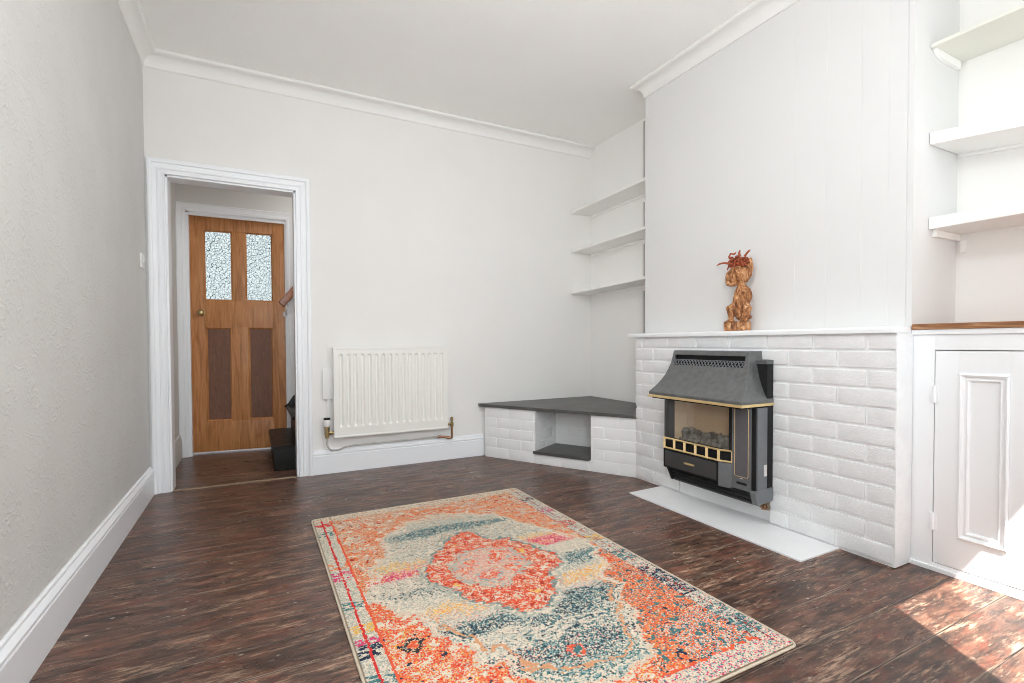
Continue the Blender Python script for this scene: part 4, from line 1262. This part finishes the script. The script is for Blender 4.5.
# ------------------------------------------------------------------ light
wd = bpy.data.worlds.new('sky'); S.world = wd; wd.use_nodes = True
bg = wd.node_tree.nodes['Background']
bg.inputs['Color'].default_value = (.86, .93, 1, 1); bg.inputs['Strength'].default_value = 1.2
def area(name, loc, size, energy, rot, color=(1, 1, 1), size_y=None):
    d = bpy.data.lights.new(name, 'AREA'); d.energy = energy; d.color = color
    d.shape = 'RECTANGLE'; d.size = size; d.size_y = size_y or size
    o = bpy.data.objects.new(name, d); C.objects.link(o); o.location = loc; o.rotation_euler = rot
    return o
for i, w in enumerate((W1, W2)):
    d = Vector(((.36, .92, -.20), (.34, .92, -.20))[i])
    o = area('window_daylight_fill', ((w[0] + w[1]) / 2, YF + .02, (w[2] + w[3]) / 2), w[1] - w[0] - .12, (6.5, 15.5)[i], d.to_track_quat('-Z', 'Y').to_euler(), (.90, .97, 1), w[3] - w[2] - .12)  # daylight at the wide window, added aimed fill at the narrow one
    o.data.spread = math.radians((150, 120)[i])
area('hall_fill', (1.35, .6, 2.55), .5, 5.0, (0, 0, 0), (1, .97, .94))  # unseen fill light added to brighten the hall
pd = bpy.data.lights.new('room_fill', 'POINT'); pd.energy = 25; pd.shadow_soft_size = .14; pd.color = (.96, .99, 1)  # unseen fill light added to even out the room, no fitting
po = bpy.data.objects.new('room_fill', pd); C.objects.link(po); po.location = (1.4, -2.75, 2.25)
sd = bpy.data.lights.new('sun', 'SUN'); sd.energy = 22; sd.angle = .006; sd.color = (1, .97, .91)
so = bpy.data.objects.new('sun', sd); C.objects.link(so)
so.rotation_euler = Vector((.19, .346, -.626)).to_track_quat('-Z', 'Y').to_euler()
so.location = (1, -6, 6)

# ------------------------------------------------------------------ camera
cam = bpy.data.cameras.new('camera'); co = bpy.data.objects.new('camera', cam); C.objects.link(co)
a, t_, ro = map(math.radians, (-27.5261, 1.229, -.249))
rt = Vector((math.cos(a), math.sin(a), 0)); fw = Vector((-math.sin(a), math.cos(a), 0)); up = Vector((0, 0, 1))
fw2 = fw * math.cos(t_) - up * math.sin(t_); up2 = up * math.cos(t_) + fw * math.sin(t_)
rt2 = rt * math.cos(ro) + up2 * math.sin(ro); up3 = up2 * math.cos(ro) - rt * math.sin(ro)
co.matrix_world = Matrix(((rt2.x, up3.x, -fw2.x, .5991), (rt2.y, up3.y, -fw2.y, -3.8332), (rt2.z, up3.z, -fw2.z, .95), (0, 0, 0, 1)))
cam.sensor_fit = 'HORIZONTAL'; cam.sensor_width = 36
cam.lens = 36 * 493.3645 / 1024
cam.shift_y = (353.8337 - 341.5) / 1024
cam.clip_start = .02
S.camera = co

S.view_settings.view_transform = 'Standard'
S.view_settings.look = 'None'
S.view_settings.gamma = 1
S.view_settings.use_curve_mapping = False
S.view_settings.exposure = .27
cy = S.cycles
cy.filter_width = 1.0; cy.use_denoising = True; cy.denoiser = 'OPENIMAGEDENOISE'; cy.denoising_prefilter = 'ACCURATE'; cy.denoising_input_passes = 'RGB_ALBEDO_NORMAL'
cy.max_bounces = 12; cy.diffuse_bounces = 10; cy.glossy_bounces = 4; cy.transmission_bounces = 8; cy.transparent_max_bounces = 12
cy.sample_clamp_indirect = 6
cy.caustics_reflective = False; cy.caustics_refractive = False
